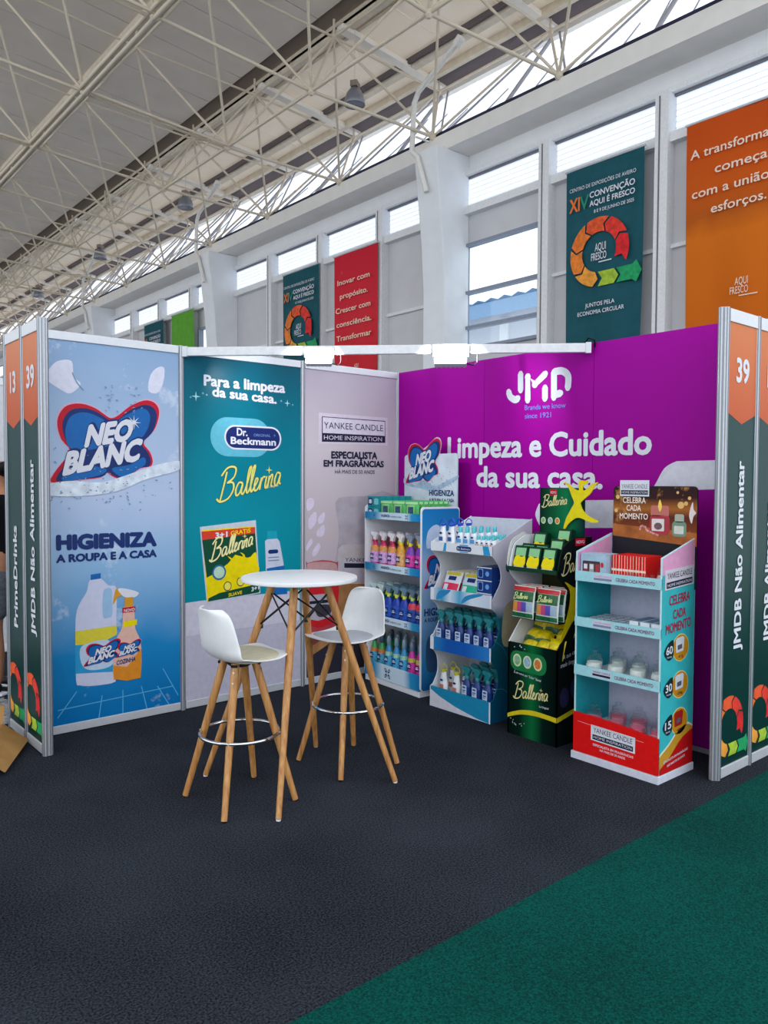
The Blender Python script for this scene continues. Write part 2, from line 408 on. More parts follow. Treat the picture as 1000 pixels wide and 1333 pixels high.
# ------------------------------------------------------------------ roof
ROOF = mat('#e6dcd2', .75, noise=.05, scale=1.2); ROOFL = mat('#f6efe6', .7, noise=.02, scale=1.5); ROOFT = sheet_mat('#fbf4ea'); STEEL = mat('#dccfbc', .5, noise=.08, scale=6); DARKG = mat('#6c6264', .8)
SL = -.09
def roofz(x, off=.3): return 10.55+off+SL*(x-2.32)
rf = empty('ceiling', kind='structure')
k = 0
y = -4.0
while y < 46:                                          # roof sheets, joints recessed
    y1 = y+1.5
    for x0, x1, mm in ((-16, -8.6, ROOF), (-8.56, -.62, ROOF), (-.58, 4.85, ROOF), (5.2, 7.85, ROOFT)):
        v = []
        for (x, z) in ((x0, 0), (x1, 0)):
            off = .42 if mm is ROOF else .3
            v += [(x, y+.012, roofz(x, off)), (x, y1-.012, roofz(x, off)), (x, y+.012, roofz(x, off)+.06), (x, y1-.012, roofz(x, off)+.06)]
        MB().add(v, [(0, 1, 5, 4), (2, 6, 7, 3), (0, 4, 6, 2), (1, 3, 7, 5), (0, 2, 3, 1), (4, 5, 7, 6)]).build('roof_sheet', mm, rf)
    y = y1
def slab(x0, x1, z0, z1, m_, name):
    MB().add([(x, yy, roofz(x, z)) for x in (x0, x1) for yy in (-4, 46) for z in (z0, z1)],
             [(0, 1, 3, 2), (4, 6, 7, 5), (0, 4, 5, 1), (2, 3, 7, 6), (0, 2, 6, 4), (1, 5, 7, 3)]).build(name, m_, rf)
slab(-16, 5.2, .52, .56, mat('#54504e', .9), 'roof_deck')
slab(4.6, 5.25, .47, .52, mat('#8c8078', .9), 'shadow_gap')  # darker slab, paints the shade in the gap between the roof sheets
slab(5.2, 5.36, .22, .44, STEEL, 'purlin'); slab(5.45, 5.52, .26, .34, STEEL, 'purlin')
slab(6.9, 7.05, .16, .3, STEEL, 'purlin'); slab(6.8, 6.86, .2, .3, DARKG, 'purlin')
slab(7.62, 8.02, .22, .4, DARKG, 'gutter'); slab(8.02, 8.14, .1, .4, ROOFL, 'eave_fascia'); slab(7.45, 7.55, .14, .3, STEEL, 'purlin')
slab(2.25, 2.37, .3, .42, STEEL, 'purlin'); slab(-.6, -.48, .3, .42, STEEL, 'purlin')
# clerestory glazing: corrugated translucent sheets leaning between gutter and eave
POLY2 = translucent_mat('#fbfbfc', .45)
n += 1
cw = empty('window_%d' % n, kind='structure')
y = -4.0
while y < 46:
    b = MB(); kx = 12; vs_ = []
    for i in range(kx+1):
        yy = y+1.49*i/kx; dx = .03*(i % 2)
        vs_ += [(8.12+dx, yy, 8.2), (8.12+dx, yy, 10.25)]
    b.add(vs_, [(2*i, 2*i+1, 2*i+3, 2*i+2) for i in range(kx)]); b.build('pane', POLY2, cw); y += 1.5
MB().box(6.6, 8.2, Y0W, Y1W, 8.12, 8.2).build('gutter_floor', WHITE, wl)
# space frame
UNIT = MB().tube((0, 0, 0), (0, 0, 1), 1, 1, 8); um = bpy.data.meshes.new('tube'); um.from_pydata(UNIT.v, [], UNIT.f); um.materials.append(STEEL)
um.polygons.foreach_set('use_smooth', [True]*len(um.polygons))
try: um.set_sharp_from_angle(angle=math.radians(50))
except Exception: pass
NB_ = MB().lathe([(.4, -1), (.9, -.5), (1, 0), (.9, .5), (.4, 1)], 8); nm = bpy.data.meshes.new('node'); nm.from_pydata(NB_.v, [], NB_.f); nm.materials.append(STEEL)
sf = empty('space_frame', label='beige tubular steel space frame under the hall roof', cat='roof truss', kind='structure')
def member(name, p, q, r):
    p, q = Vector(p), Vector(q); d = q-p; o = bpy.data.objects.new(name, um); o.parent = sf; COL.objects.link(o)
    o.matrix_local = Matrix.LocRotScale(p, d.to_track_quat('Z', 'Y'), Vector((r, r, d.length)))
def node(p, r):
    o = bpy.data.objects.new('node', nm); o.parent = sf; COL.objects.link(o); o.matrix_local = Matrix.LocRotScale(Vector(p), None, Vector((r, r, r)))
LX = [(-5.1, 8.95), (-2.2, 8.78), (.77, 8.60), (3.72, 8.46), (6.32, 8.28)]
UX = [(-3.6, 10.95), (-.5, 10.74), (2.32, 10.48), (5.02, 10.32), (7.72, 10.06)]
NY = 14
LO = [.5, .5, .5, .6, .22]; UO = [1.85, 1.85, 1.82, 1.68, 1.5]
ldir = lambda z, y: z-.004*(y-6)
for i, (x, z) in enumerate(LX):
    for k in range(NY):
        y = LO[i]+3*k
        if i < 2 and k > 4: continue
        P0 = (x, y, ldir(z, y)); node(P0, .075)
        heavy = i == 2
        if k+1 < NY:
            if heavy:
                for dx in (-.08, .08): member('main_chord', (x+dx, y, ldir(z, y)+.02), (x+dx, y+3, ldir(z, y+3)+.02), .038)
                member('main_chord', (x, y, ldir(z, y)-.04), (x, y+3, ldir(z, y+3)-.04), .038)
            elif i < 4: member('lower_chord', P0, (x, y+3, ldir(z, y+3)), .031)
        if i+1 < len(LX):
            x2, z2 = LX[i+1]; y2 = LO[i+1]+3*k
            if i+1 < 3 and k % 2 == 0 or (i == 2 and k % 3 == 0):
                for dy in (-.07, .07): member('lower_chord', (x, y+dy, ldir(z, y)), (x2, y2+dy, ldir(z2, y)), .028)
            else: member('lower_chord', P0, (x2, y2, ldir(z2, y)), .03)
        for (ux, uz), uo in ([(UX[i-1], UO[i-1])] if i else [])+([(UX[i], UO[i])] if i < len(UX) else []):
            for yy in (uo+3*k-3, uo+3*k):
                if -1.5 < yy < 42: member('diagonal_tube', P0, (ux, yy, ldir(uz, yy)), .026)
for i, (x, z) in enumerate(UX):
    for k in range(NY):
        y = UO[i]+3*k
        if i < 2 and k > 4: continue
        P0 = (x, y, ldir(z, y)); node(P0, .06); member('roof_stud', P0, (x, y, roofz(x, .35)), .025)
        if k+1 < NY: member('upper_chord', P0, (x, y+3, ldir(z, y+3)), .026)
        if i+1 < len(UX): member('upper_chord', P0, (UX[i+1][0], UO[i+1]+3*k, ldir(UX[i+1][1], y)), .025)
for y in [1.6+3*k for k in range(NY)]:                 # flat rafters under the light roof strip
    MB().bar((5.1, y, roofz(5.1, .2)), (7.95, y, roofz(7.95, .2)), .2, .1).build('rafter', ROOFL, rf)
THIN = mat('#a9a8b2', .5)
for k in range(NY):                                    # thin glazing braces
    y = .2+3*k
    for (ya, yb) in ((0, 1.3), (0, -1.3)):
        b = MB().tube((6.5, y+ya, 8.3), (8.0, y+yb, 10.15), .022, .022, 6); b.build('glazing_brace', THIN, cw)
    for q in range(4):
        b = MB().tube((6.6, y+.3+.62*q, 8.34), (8.05, y+.75+.62*q, 9.6+.1*(q % 3)), .014, .014, 6); b.build('glazing_bar', THIN, cw)
    MB().tube((6.55, y+1.5, 8.3), (8.0, y+1.5, 10.1), .04, .04, 8).build('glazing_strut', THIN, cw)

# ------------------------------------------------------------------ high-bay lamps
BELL = mat('#8f929c', .35, .5)
lab = ['nearest the camera, above the first column', 'second from the camera', 'third from the camera', 'farthest from the camera']
LS = [(5.0, 6.99, 8.92), (5.0, 14.1, 8.83), (5.0, 20.1, 8.80), (5.0, 26.4, 8.70)]
lamp0 = None
for i, p in enumerate(LS):
    if lamp0 is None:
        t = lamp0 = empty('hanging_lamp')
        MB().lathe([(.2, -.17), (.205, -.16), (.19, -.06), (.15, .05), (.08, .14), (.05, .16)], 20, cap=False).build('bell_shade', BELL, t, smooth=True)
        MB().lathe([(.0, -.165), (.19, -.168), (.19, -.172), (0, -.175)], 20, cap=False).build('glass_cover', mat('#3a3d52', .15), t)
        MB().box(-.09, .13, -.07, .07, .16, .27).build('ballast_box', mat('#8c7d74', .6), t, bevel=.01)
        MB().tube((0, 0, .27), (0, 0, 1.25), .006, .006, 6).build('hanging_wire', STEEL, t)
    else: t = copy_tree(lamp0)
    t.location = p; t.rotation_euler = (0, 0, .6)
    tag(t, 'unlit grey bell-shaped ceiling lamp, '+lab[i], 'lamp', 'bell lamps hung from the roof frame')

# ------------------------------------------------------------------ outside, seen through the clear window
ext = empty('neighbour_building', (13, -6, 0), label='outside building with blue corrugated roof seen through the large window', cat='building')
MB().box(0, 8, 0, 40, 0, 6.6).build('wall', mat('#d9dbe2', .7), ext)
zr = 7.55
b = MB(); N = 160; vs_ = []
for i in range(N+1):
    yy = 40*i/N; dz = .09*(i % 2); vs_ += [(-.5, yy, 6.75+dz), (8, yy, 7.35+dz)]
b.add(vs_, [(2*i, 2*i+1, 2*i+3, 2*i+2) for i in range(N)])
b.build('roof', mat('#6f9cc8', .5), ext)
MB().box(-.45, -.4, 0, 40, 6.35, 6.74).build('gutter', mat('#8fb2d4', .5), ext)
for q in range(12): MB().box(-.06, 0, 3.2*q, 3.2*q+.3, 0, 6.3).build('pilaster', WHITE, ext)

# ------------------------------------------------------------------ banners
def banner(name, y0, y1, z0, z1, base, label, x=6.66):
    """y0 = left edge (larger y) as seen, y1 = right edge"""
    t = empty(name, (x, y0, z0), -PI/2, label, 'banner', 'cloth banners hung along the hall wall')
    W, H = y0-y1, z1-z0; nx, nz = 14, 20; vs_ = []
    for j in range(nz+1):
        v = j/nz
        for i in range(nx+1):
            u = i/nx; cx = W*(u+.03*(u-.5)*-(1-v)**2*2)
            vs_.append((cx, .012*sin(7*u+3*v)+.02*(1-v)*sin(11*u-2), v*H))
    MB().add(vs_, [(j*(nx+1)+i, j*(nx+1)+i+1, (j+1)*(nx+1)+i+1, (j+1)*(nx+1)+i) for j in range(nz) for i in range(nx)]).build('cloth', base, t, smooth=True)
    MB().tube((-.02, 0, H), (W+.02, 0, H), .018, .018, 8).build('top_rod', ALU, t)
    return t, Pl((0, -.045, 0), (W, 0, 0), (0, 0, H))
RC = ['#d8262c', '#e0392c', '#e2562c', '#e8782f', '#e8802f', '#e89a3a']
def ring(pl, cx, cy, R, asp, parent, off=.002, lo=-9, hi=9):
    """circle of arrows; R in plane x units; asp = plane x unit / y unit"""
    r2 = R*.58
    for i, h in enumerate(RC):
        a0 = -25+i*48; a1 = a0+43; pts = []
        for q in range(7):
            t = math.radians(a0+(a1-a0)*q/6); pts.append((cx+R*cos(t), cy+R*sin(t)*asp))
        t = math.radians(a1+10); pts.append((cx+(R+r2)/2*cos(t), cy+(R+r2)/2*sin(t)*asp))
        for q in range(7):
            t = math.radians(a1+(a0-a1)*q/6); pts.append((cx+r2*cos(t), cy+r2*sin(t)*asp))
        t = math.radians(a0+9); pts.append((cx+(R+r2)/2*cos(t), cy+(R+r2)/2*sin(t)*asp))
        if max(p[0] for p in pts) > lo+.005: art('ring_segment', pl, [[(min(hi, max(lo, a)), b_) for a, b_ in pts]], mat(h, .6, noise=.25, scale=14), off, parent)
    for i, h in enumerate(('#a6c43a', '#1f9a5e')):
        x0 = cx+R*(-.02+.62*i); y0 = cy-R*asp; y1 = cy-r2*asp; ym = (y0+y1)/2; d = R*.14
        e = R*(.54 if i == 0 else .5)
        if i: pts = [(x0, y0), (x0+e, y0), (x0+e+d, y0-.1*R*asp), (x0+e+2.2*d, ym), (x0+e+d, y1+.1*R*asp), (x0+e, y1), (x0, y1), (x0+d, ym)]
        else: pts = [(x0, y0), (x0+e, y0), (x0+e+d, ym), (x0+e, y1), (x0, y1), (x0+d, ym)]
        art('ring_segment', pl, [[(min(hi, max(lo, a)), b_) for a, b_ in pts]], mat(h, .6, noise=.25, scale=14), off, parent)
def aqui(pl, cx, cy, w, h, m_, parent):
    ctext(pl, 'AQUI', cx+.06*w, cy+.05*h, .42*h, m_, parent, wmax=.75*w, bold=.01)
    ctext(pl, 'FRESCO', cx, cy-.42*h, .4*h, m_, parent, wmax=w, bold=.01)
    art('underline', pl, [quad(pl, cx, cy-.58*h, cx+.5*w, cy-.52*h)], m_, .003, parent)
TEALC = mat('#1f5560', .85, noise=.08, scale=6)
def teal_banner(y0, y1, z0, z1, label):
    t, pl = banner('banner', y0, y1, z0, z1, TEALC, label)
    asp = (y0-y1)/(z1-z0)
    text(pl, 'CENTRO DE EXPOSIÇÕES DE AVEIRO', (.07, .875), (.92, .875), .02, PRINTW, t, bold=0)
    text(pl, 'CONVENÇÃO', (.34, .815), (.91, .815), .032, PRINTW, t, bold=.03)
    text(pl, 'AQUI É FRESCO', (.34, .77), (.91, .77), .03, PRINTW, t, bold=.03)
    text(pl, '8 E 9 DE JUNHO DE 2025', (.4, .73), (.9, .73), .018, PRINTW, t, bold=.01)
    text(pl, 'XI', (.07, .765), (.21, .765), .075, ORANGE, t, bold=.04)
    text(pl, 'V', (.21, .765), (.33, .765), .075, mat('#2a8a72', .6), t, bold=.03)
    ring(pl, .47, .52, .38, asp, t); aqui(pl, .47, .52, .33, .1, PRINTW, t)
    text(pl, 'JUNTOS PELA', (.3, .235), (.68, .235), .022, PRINTW, t, bold=.015)
    text(pl, 'ECONOMIA CIRCULAR', (.2, .195), (.8, .195), .022, PRINTW, t, bold=.015)
teal_banner(3.29, 1.82, 3.75, 6.81, 'large teal banner with a ring of arrows, hanging above the magenta wall')
teal_banner(12.05, 10.48, 3.75, 6.8, 'teal banner with arrow ring hanging beside the red banner')
teal_banner(20.6, 19.1, 3.75, 6.8, 'small distant teal banner left of the green banner')
ORC = ramp_mat('orange_cloth', [(0, '#cf661c'), (.45, '#d8701f'), (.55, '#b85a1e'), (.7, '#cc5a1c'), (1, '#c8501c')], 2, 0, 2.9, .85)
t, pl = banner('banner', 1.13, -.42, 3.85, 6.86, ORC, 'orange banner with white text hanging at the top right')
WT = mat('#f0d8c4', .7)
for s_, x0, x1, yb in (('A transformação', .06, .98, .82), ('começa', .3, .78, .725), ('com a união', .08, .80, .63), ('esforços.', .27, .78, .54)):
    text(pl, s_, (x0, yb), (x1, yb), .044, WT, t, bold=.02)
aqui(pl, .55, .17, .34, .085, WT, t)
t, pl = banner('banner', 9.87, 8.28, 3.85, 6.8, ramp_mat('red_cloth', [(0, '#d0303a'), (.5, '#d43440'), (1, '#cf2a3c')], 2, 0, 2.9, .85, ('#e0605c', 5, .62, .5)), 'red banner with white text hanging left of the column')
for i, (s_, x0, x1) in enumerate((('Inovar com', .12, .86), ('propósito.', .18, .82), ('Crescer com', .08, .88), ('consciência.', .1, .9), ('Transformar', .1, .9), ('em conjunto.', .08, .92))):
    text(pl, s_, (x0, .76-.108*i), (x1, .76-.108*i), .042, WT, t, bold=.02)
aqui(pl, .55, .1, .34, .07, WT, t)
t, pl = banner('banner', 18.5, 16.97, 3.85, 6.8, mat('#62a83a', .85, noise=.1, scale=5), 'bright green banner hanging far back on the hall wall')
aqui(pl, .5, .15, .34, .085, WT, t)

# ------------------------------------------------------------------ stand walls
X1, X2, X3, Y3, HW = -.98, -1.975, -2.97, -2.993, 2.5
def post(x, y, parent, h=HW, name='post'):
    r = .0185; pts = []
    for i in range(16):
        a = 2*PI*(i+.5)/16; q = r if i % 2 == 0 else r*1.0
        pts.append((q*cos(a), q*sin(a)))
    b = MB().prism(pts, Pl((x, y, 0), (1, 0, 0), (0, 1, 0)), 0, h)
    for a in range(8):
        t = 2*PI*a/8; cx, cy = x+.0178*cos(t), y+.0178*sin(t); b.cur = 1
        b.bar((cx, cy, 0.002), (cx, cy, h-.002), .006, .006, (cos(t), sin(t), 0)); b.cur = 0
    return b.build(name, [ALU, mat('#8a8d96', .4, .5)], parent)
RAILM = mat('#d2d4da', .4, .3, noise=.03)
wb = empty('wall_back', kind='structure')
PB = Pl((0, -.006, 0), (1, 0, 0), (0, 0, 1))            # the back wall's printed face
neo_bg = ramp_mat('panel_print_blue', [(0, '#0d6fb0'), (.18, '#1f86c4'), (.4, '#8fb8de'), (.6, '#bccbe8'), (.8, '#a9c0de'), (1, '#8facd0')], 2, .05, 2.45, .3, ('#e6ebf8', 2.2, .58, .45))
teal_bg = ramp_mat('panel_print_teal', [(0, '#0b8a9c'), (.3, '#0d8d9f'), (.6, '#0a7d90'), (1, '#08566c')], 2, .8, 2.45, .3)
pale_bg = ramp_mat('panel_print_pale', [(0, '#cfc6d2'), (.25, '#c2b4bc'), (.5, '#c6b8be'), (.75, '#cabfc6'), (1, '#b4aab8')], 2, .05, 2.45, .3)
pan = {}
for nme, a, b_, bg_ in (('neo', X3, X2, neo_bg), ('teal', X2, X1, teal_bg), ('pale', X1, 0, pale_bg)):
    pan[nme] = MB().box(a+.02, b_-.02, -.006, .006, .05, 2.45).build('printed_panel', bg_, wb)
    MB().box(a+.02, b_-.02, -.014, .014, .006, .058).build('bottom_rail', RAILM, wb, bevel=.003)
    MB().box(a+.02, b_-.02, -.014, .014, 2.445, 2.498).build('top_rail', RAILM, wb, bevel=.003)
for x in (X2, X1, -.012): post(x, 0, wb)
pan['neo']['label'] = 'pale blue printed panel with bleach bottle'; pan['teal']['label'] = 'teal printed panel with sponge bag'; pan['pale']['label'] = 'pale mauve printed panel with candles'

def neo_logo(pl, parent, outline=True):
    """butterfly shaped wordmark in unit coordinates of pl"""
    q = lambda L: [((x-90)/745, (1055-y)/560) for x, y in L]
    base = [(90, 1050), (135, 960), (215, 855), (160, 780), (135, 690), (150, 620), (200, 565), (290, 548), (380, 570), (440, 605), (488, 630), (540, 608), (620, 545), (720, 500), (790, 505), (830, 550), (825, 620), (790, 700), (715, 778), (760, 840), (782, 900), (765, 940), (690, 955), (620, 1005), (565, 1030), (500, 1012), (455, 985), (410, 1018), (250, 1036)]
    o1 = smooth_pts(q(base), 3)
    def shrink(P_, k, cx=.5, cy=.42): return [(cx+(x-cx)*k, cy+(y-cy)*k) for x, y in P_]
    art('logo_outline', pl, [shrink(o1, 1.025)], mat('#e8a8c4', .4), .0008, parent)
    art('logo_edge', pl, [o1], RED, .0016, parent)
    art('logo_field', pl, [[(x+.012, y-.01) for x, y in shrink(o1, .93, .5, .36)]], NAVY, .0024, parent)
    art('logo_wing', pl, [smooth_pts(q(L), 4) for L in ([(225, 840), (185, 740), (215, 640), (300, 603), (400, 625), (480, 680), (520, 780), (400, 830)],
        [(545, 640), (640, 580), (720, 553), (765, 600), (745, 690), (690, 760), (600, 790), (530, 720)],
        [(165, 1040), (215, 960), (300, 940), (450, 960), (400, 1005)], [(490, 960), (620, 930), (715, 880), (725, 930), (640, 980), (570, 1018)])], BLUE, .0032, parent)
    for s_, p0, p1, h in (('NEO', (305, 830), (625, 772), .26), ('BLANC', (162, 1012), (682, 905), .27)):
        a, b_ = q([p0, p1])
        text(pl, s_, (a[0]-.006, a[1]-.008), (b_[0]+.012, b_[1]-.008), h*1.06, NAVY, parent, off=.004, bold=.17, shear=.16)
        text(pl, s_, a, b_, h, PRINTW, parent, off=.0048, bold=.09, shear=.16)
# --- panel 1
pn = pan['neo']; o_ = PB.px(66, 629); e_ = PB.px(208, 610); w_ = e_[0]-o_[0]
neo_logo(PB.sub(o_[0], o_[1], w_, .55), pn)
def star(pl, cx, cy, r, m_, parent, n_=4, asp=1, off=.006):
    pts = []
    for i in range(2*n_):
        q = r if i % 2 == 0 else r*.22; a = PI/2+PI*i/n_; pts.append((cx+q*cos(a), cy+q*sin(a)*asp))
    art('sparkle', pl, [pts], m_, off, parent)
s_ = PB.px(174, 550); star(PB, s_[0], s_[1], .05, PRINTW, pn, 8)
SPL = mat('#d8e2f4', .35, noise=.2, scale=20); SPD = mat('#6f93b4', .35)
up_ = smooth_pts([PB.px(*p) for p in ((58, 632), (90, 626), (130, 628), (160, 620), (200, 606), (232, 600), (232, 612), (190, 624), (150, 640), (100, 646), (60, 644))], 4)
art('water_splash', PB, [up_], SPL, .0056, pn)
rnd = random.Random(3); dr = []
for i in range(120):
    u = rnd.uniform(60, 230); v = 630+rnd.gauss(0, 14)-(.12*(u-60))*.4+(rnd.random()**3)*30
    if rnd.random() < .25: u = rnd.choice((rnd.gauss(142, 6), rnd.gauss(174, 4))); v = rnd.uniform(500, 540)
    a = PB.px(u, v); dr.append(ell(a[0], a[1], rnd.uniform(.002, .011), rnd.uniform(.002, .005), 7, rnd.uniform(-1, 1)))
art('water_drops', PB, dr, SPD, .006, pn)
for L in ([(64, 480), (75, 470), (93, 470), (96, 490), (105, 500), (92, 512), (80, 508), (62, 496), (58, 490)], [(196, 488), (206, 478), (214, 480), (212, 500), (204, 512), (193, 508)]):
    art('water_splash', PB, [smooth_pts(pxs(PB, L), 4)], mat('#dcdcee', .35), .001, pn)
art('water_drops', PB, ribbon(PB, smooth_pts(pxs(PB, [(94, 485), (100, 498), (109, 508)]), 4, False), .008), SPD, .002, pn)
ptext(PB, 'HIGIENIZA', (73, 717), (204, 711), 20, NAVY, pn, bold=.1)
ptext(PB, 'A ROUPA E A CASA', (73, 733), (204, 725), 10.5, NAVY, pn, bold=.08)
def pshape(name, L, m_, off, parent, pl=PB, k=4, sm=True):
    P_ = pxs(pl, L); return art(name, pl, [smooth_pts(P_, k) if sm else P_], m_, off, parent)
BOT = mat('#cfd2ea', .4, noise=.03)
pshape('printed_bottle', [(99, 886), (98, 830), (99, 800), (104, 785), (113, 770), (117, 755), (131, 753), (141, 762), (150, 763), (152, 775), (151, 820), (151, 880), (148, 888), (136, 891), (116, 893), (104, 892)], BOT, .001, pn, k=3)
pshape('printed_bottle', [(134, 772), (138, 766), (145, 767), (146, 780), (146, 800), (141, 804), (134, 802)], mat('#9cc0e2', .4), .0018, pn)
pshape('printed_cap', [(118, 748), (131, 746), (131, 753), (118, 755)], BLUE, .0018, pn, sm=False)
pshape('printed_label', [(98, 822), (152, 814), (152, 874), (98, 877)], CYAN, .0018, pn, sm=False)
pshape('printed_label', [(98, 822), (152, 814), (152, 826), (130, 838), (98, 840)], mat('#e0d040', .4), .0026, pn, sm=False)
pshape('printed_label', [(104, 845), (118, 836), (140, 833), (149, 845), (146, 865), (125, 872), (108, 868)], mat('#c0d4ea', .4), .0028, pn)
o_ = PB.px(109, 868); neo_logo(PB.sub(o_[0], o_[1], .24, .155, 0, .003), pn)
pshape('printed_bottle', [(147, 880), (148, 850), (152, 830), (158, 818), (160, 798), (161, 790), (173, 789), (175, 800), (176, 818), (182, 832), (184, 850), (183, 878), (178, 883), (163, 885), (152, 884)], mat('#e6b8a8', .4), .0034, pn, k=3)
pshape('printed_label', [(147, 866), (165, 868), (184, 843), (183, 882), (165, 886), (148, 884)], mat('#e08c28', .4), .0042, pn, sm=False)
pshape('printed_trigger', [(147, 787), (150, 768), (154, 766), (160, 770), (158, 776), (153, 777)], mat('#d8982c', .4), .0038, pn, k=3)
pshape('printed_trigger', [(153, 767), (162, 766), (180, 771), (176, 777), (168, 778), (160, 776)], PRINTW, .004, pn, k=3)
pshape('printed_trigger', [(162, 778), (173, 777), (173, 789), (162, 790)], mat('#d8982c', .4), .0042, pn, sm=False)
pshape('printed_label', [(159, 791), (176, 789), (176, 796), (159, 798)], RED, .0044, pn, sm=False)
ptext(PB, 'NOVO', (161, 797), (175, 795), 4, PRINTW, pn, off=.0052, bold=.03)
pshape('printed_label', [(161, 809), (178, 806), (178, 813), (160, 817)], YELLOW, .0044, pn, sm=False)
o_ = PB.px(151, 856); neo_logo(PB.sub(o_[0], o_[1], .17, .105, 0, .0044), pn)
ptext(PB, 'COZINHA', (151, 866), (176, 860), 6, NAVY, pn, off=.0056, bold=.05, shear=.1)
tl = []
for u0, v0, u1, v1 in ((133, 905, 128, 940), (100, 900, 75, 935), (160, 898, 160, 935), (184, 893, 192, 925), (205, 893, 222, 920), (212, 870, 232, 905), (75, 925, 225, 893)):
    tl += ribbon(PB, [PB.px(u0, v0), PB.px(u1, v1)], .006)
art('printed_tiles', PB, tl, mat('#58aede', .4), .0008, pn)
# --- panel 2
pn = pan['teal']
ptext(PB, 'Para a limpeza', (265, 502), (371, 512), 14.5, PRINTW, pn, bold=.055)
ptext(PB, 'da sua casa.', (276, 516), (360, 526), 13, PRINTW, pn, bold=.055)
for u, v, r in ((255, 516, .035), (374, 525, .028), (264, 512, .012), (248, 517, .01), (366, 522, .012), (381, 527, .01), (269, 514, .012)):
    a = PB.px(u, v); star(PB, a[0], a[1], r, mat('#a8dce8', .4), pn, 4, off=.002)
def pill(name, u0, v0, u1, v1, m_, off, parent, pl=PB):
    a, b_ = pl.px(u0, v0), pl.px(u1, v1); h = abs(b_[1]-a[1]); x0, x1 = min(a[0], b_[0]), max(a[0], b_[0]); y0, y1 = min(a[1], b_[1]), max(a[1], b_[1])
    return art(name, pl, [rr(x0, y0, x1, y1, min(h, x1-x0)/2*.98, 8)], m_, off, parent)
pill('logo_underlay', 274, 593.5, 352, 546.5, mat('#5fb6cc', .4), .001, pn)  # paler printed pill under the wordmark
pill('logo_edge', 292, 584.5, 366, 556.5, PRINTW, .002, pn); pill('logo_field', 294, 582.5, 364, 558.5, mat('#15286a', .4), .003, pn)
ptext(PB, 'Dr.', (308, 567), (322, 568), 10, PRINTW, pn, off=.004, bold=.05)
ptext(PB, 'ORIGINAL', (330, 568), (352, 569), 3.5, mat('#6f90c8', .4), pn, off=.004, bold=.02)
ptext(PB, 'Beckmann', (300, 578), (359, 580.5), 9.5, PRINTW, pn, off=.004, bold=.05)
a = PB.px(357, 567); star(PB, a[0], a[1], .014, CYAN, pn, 4)
BS = [[(.2, 2.4), (.9, 3.0), (1.7, 3.1), (2.4, 2.8), (2.2, 2.0), (1.2, 1.6)], [(1.2, 1.6), (2.1, 1.5), (2.3, .8), (1.6, .05), (.4, -.1), (-.2, .3)], [(1.0, 2.7), (.7, 1.3), (.35, 0)],
      [(3.7, 1.2), (3.1, 1.35), (2.7, .7), (2.9, .1), (3.4, .35), (3.75, 1.2), (3.6, .4), (3.9, .1), (4.3, .7), (4.75, 2.0), (4.85, 2.7), (4.5, 2.3), (4.4, .8), (4.55, .1), (4.95, .5), (5.4, 1.9), (5.5, 2.7), (5.15, 2.3), (5.05, .8), (5.25, .1), (5.7, .55), (6.15, 1.15), (5.85, 1.35), (5.65, .7), (5.85, .1), (6.4, .4), (6.75, 1.3)],
      [(6.75, 1.3), (6.6, .1)], [(6.65, .7), (7.0, 1.3), (7.35, 1.25)], [(7.6, 1.3), (7.45, .4), (7.65, .1), (7.9, .5)], [(8.05, 1.3), (7.9, .1)], [(7.95, .7), (8.4, 1.35), (8.6, 1.1), (8.45, .3), (8.75, .1)],
      [(9.9, 1.2), (9.35, 1.4), (9.0, .7), (9.2, .1), (9.6, .35), (9.95, 1.2), (9.8, .4), (10.1, .15)]]
def script_word(pl, p0, p1, h, m_, parent, off=.003, w=.3, shear=.12):
    """the cursive brand word: hand-drawn strokes; p0..p1 baseline in plane coordinates, h = height of the capital"""
    dx, dy = p1[0]-p0[0], p1[1]-p0[1]; k = pl.u.length/pl.r.length
    st = []
    for S in BS:
        P_ = smooth_pts(S, 3, False)
        for qd in ribbon(pl, P_, w, (h*k*10)/(math.hypot(dx, dy)*3)):
            st.append([(p0[0]+x/10*dx+shear*y/3*h*k, p0[1]+x/10*dy+y/3*h) for x, y in qd])
    art('lettering', pl, st, m_, off, parent)
    star(pl, p0[0]+.79*dx+shear*h*.6*k, p0[1]+.79*dy+.62*h, h*.14*k, m_, parent, 4, 1/k, off+.0004)
sa, sb_ = PB.px(283, 653), PB.px(364, 632); sh_ = PB.px(283, 612)[1]-sa[1]
script_word(PB, sa, sb_, sh_, mat('#0a5a50', .4), pn, .002, .42); script_word(PB, sa, sb_, sh_, mat('#e8e27a', .4), pn, .003, .27)
ptext(PB, 'La Original', (346, 636), (362, 633), 3, PRINTW, pn, bold=0)
pshape('printed_sheet', [(241, 785), (262, 782), (390, 768), (391, 870), (240, 913)], mat('#cdc9d8', .4), .0006, pn, sm=False)
pan2b = art('printed_sheet', PB, [pxs(PB, [(242.5, 828), (391, 807), (391, 888), (242.5, 915)])], mat('#bdb9cb', .4), .001, pn)
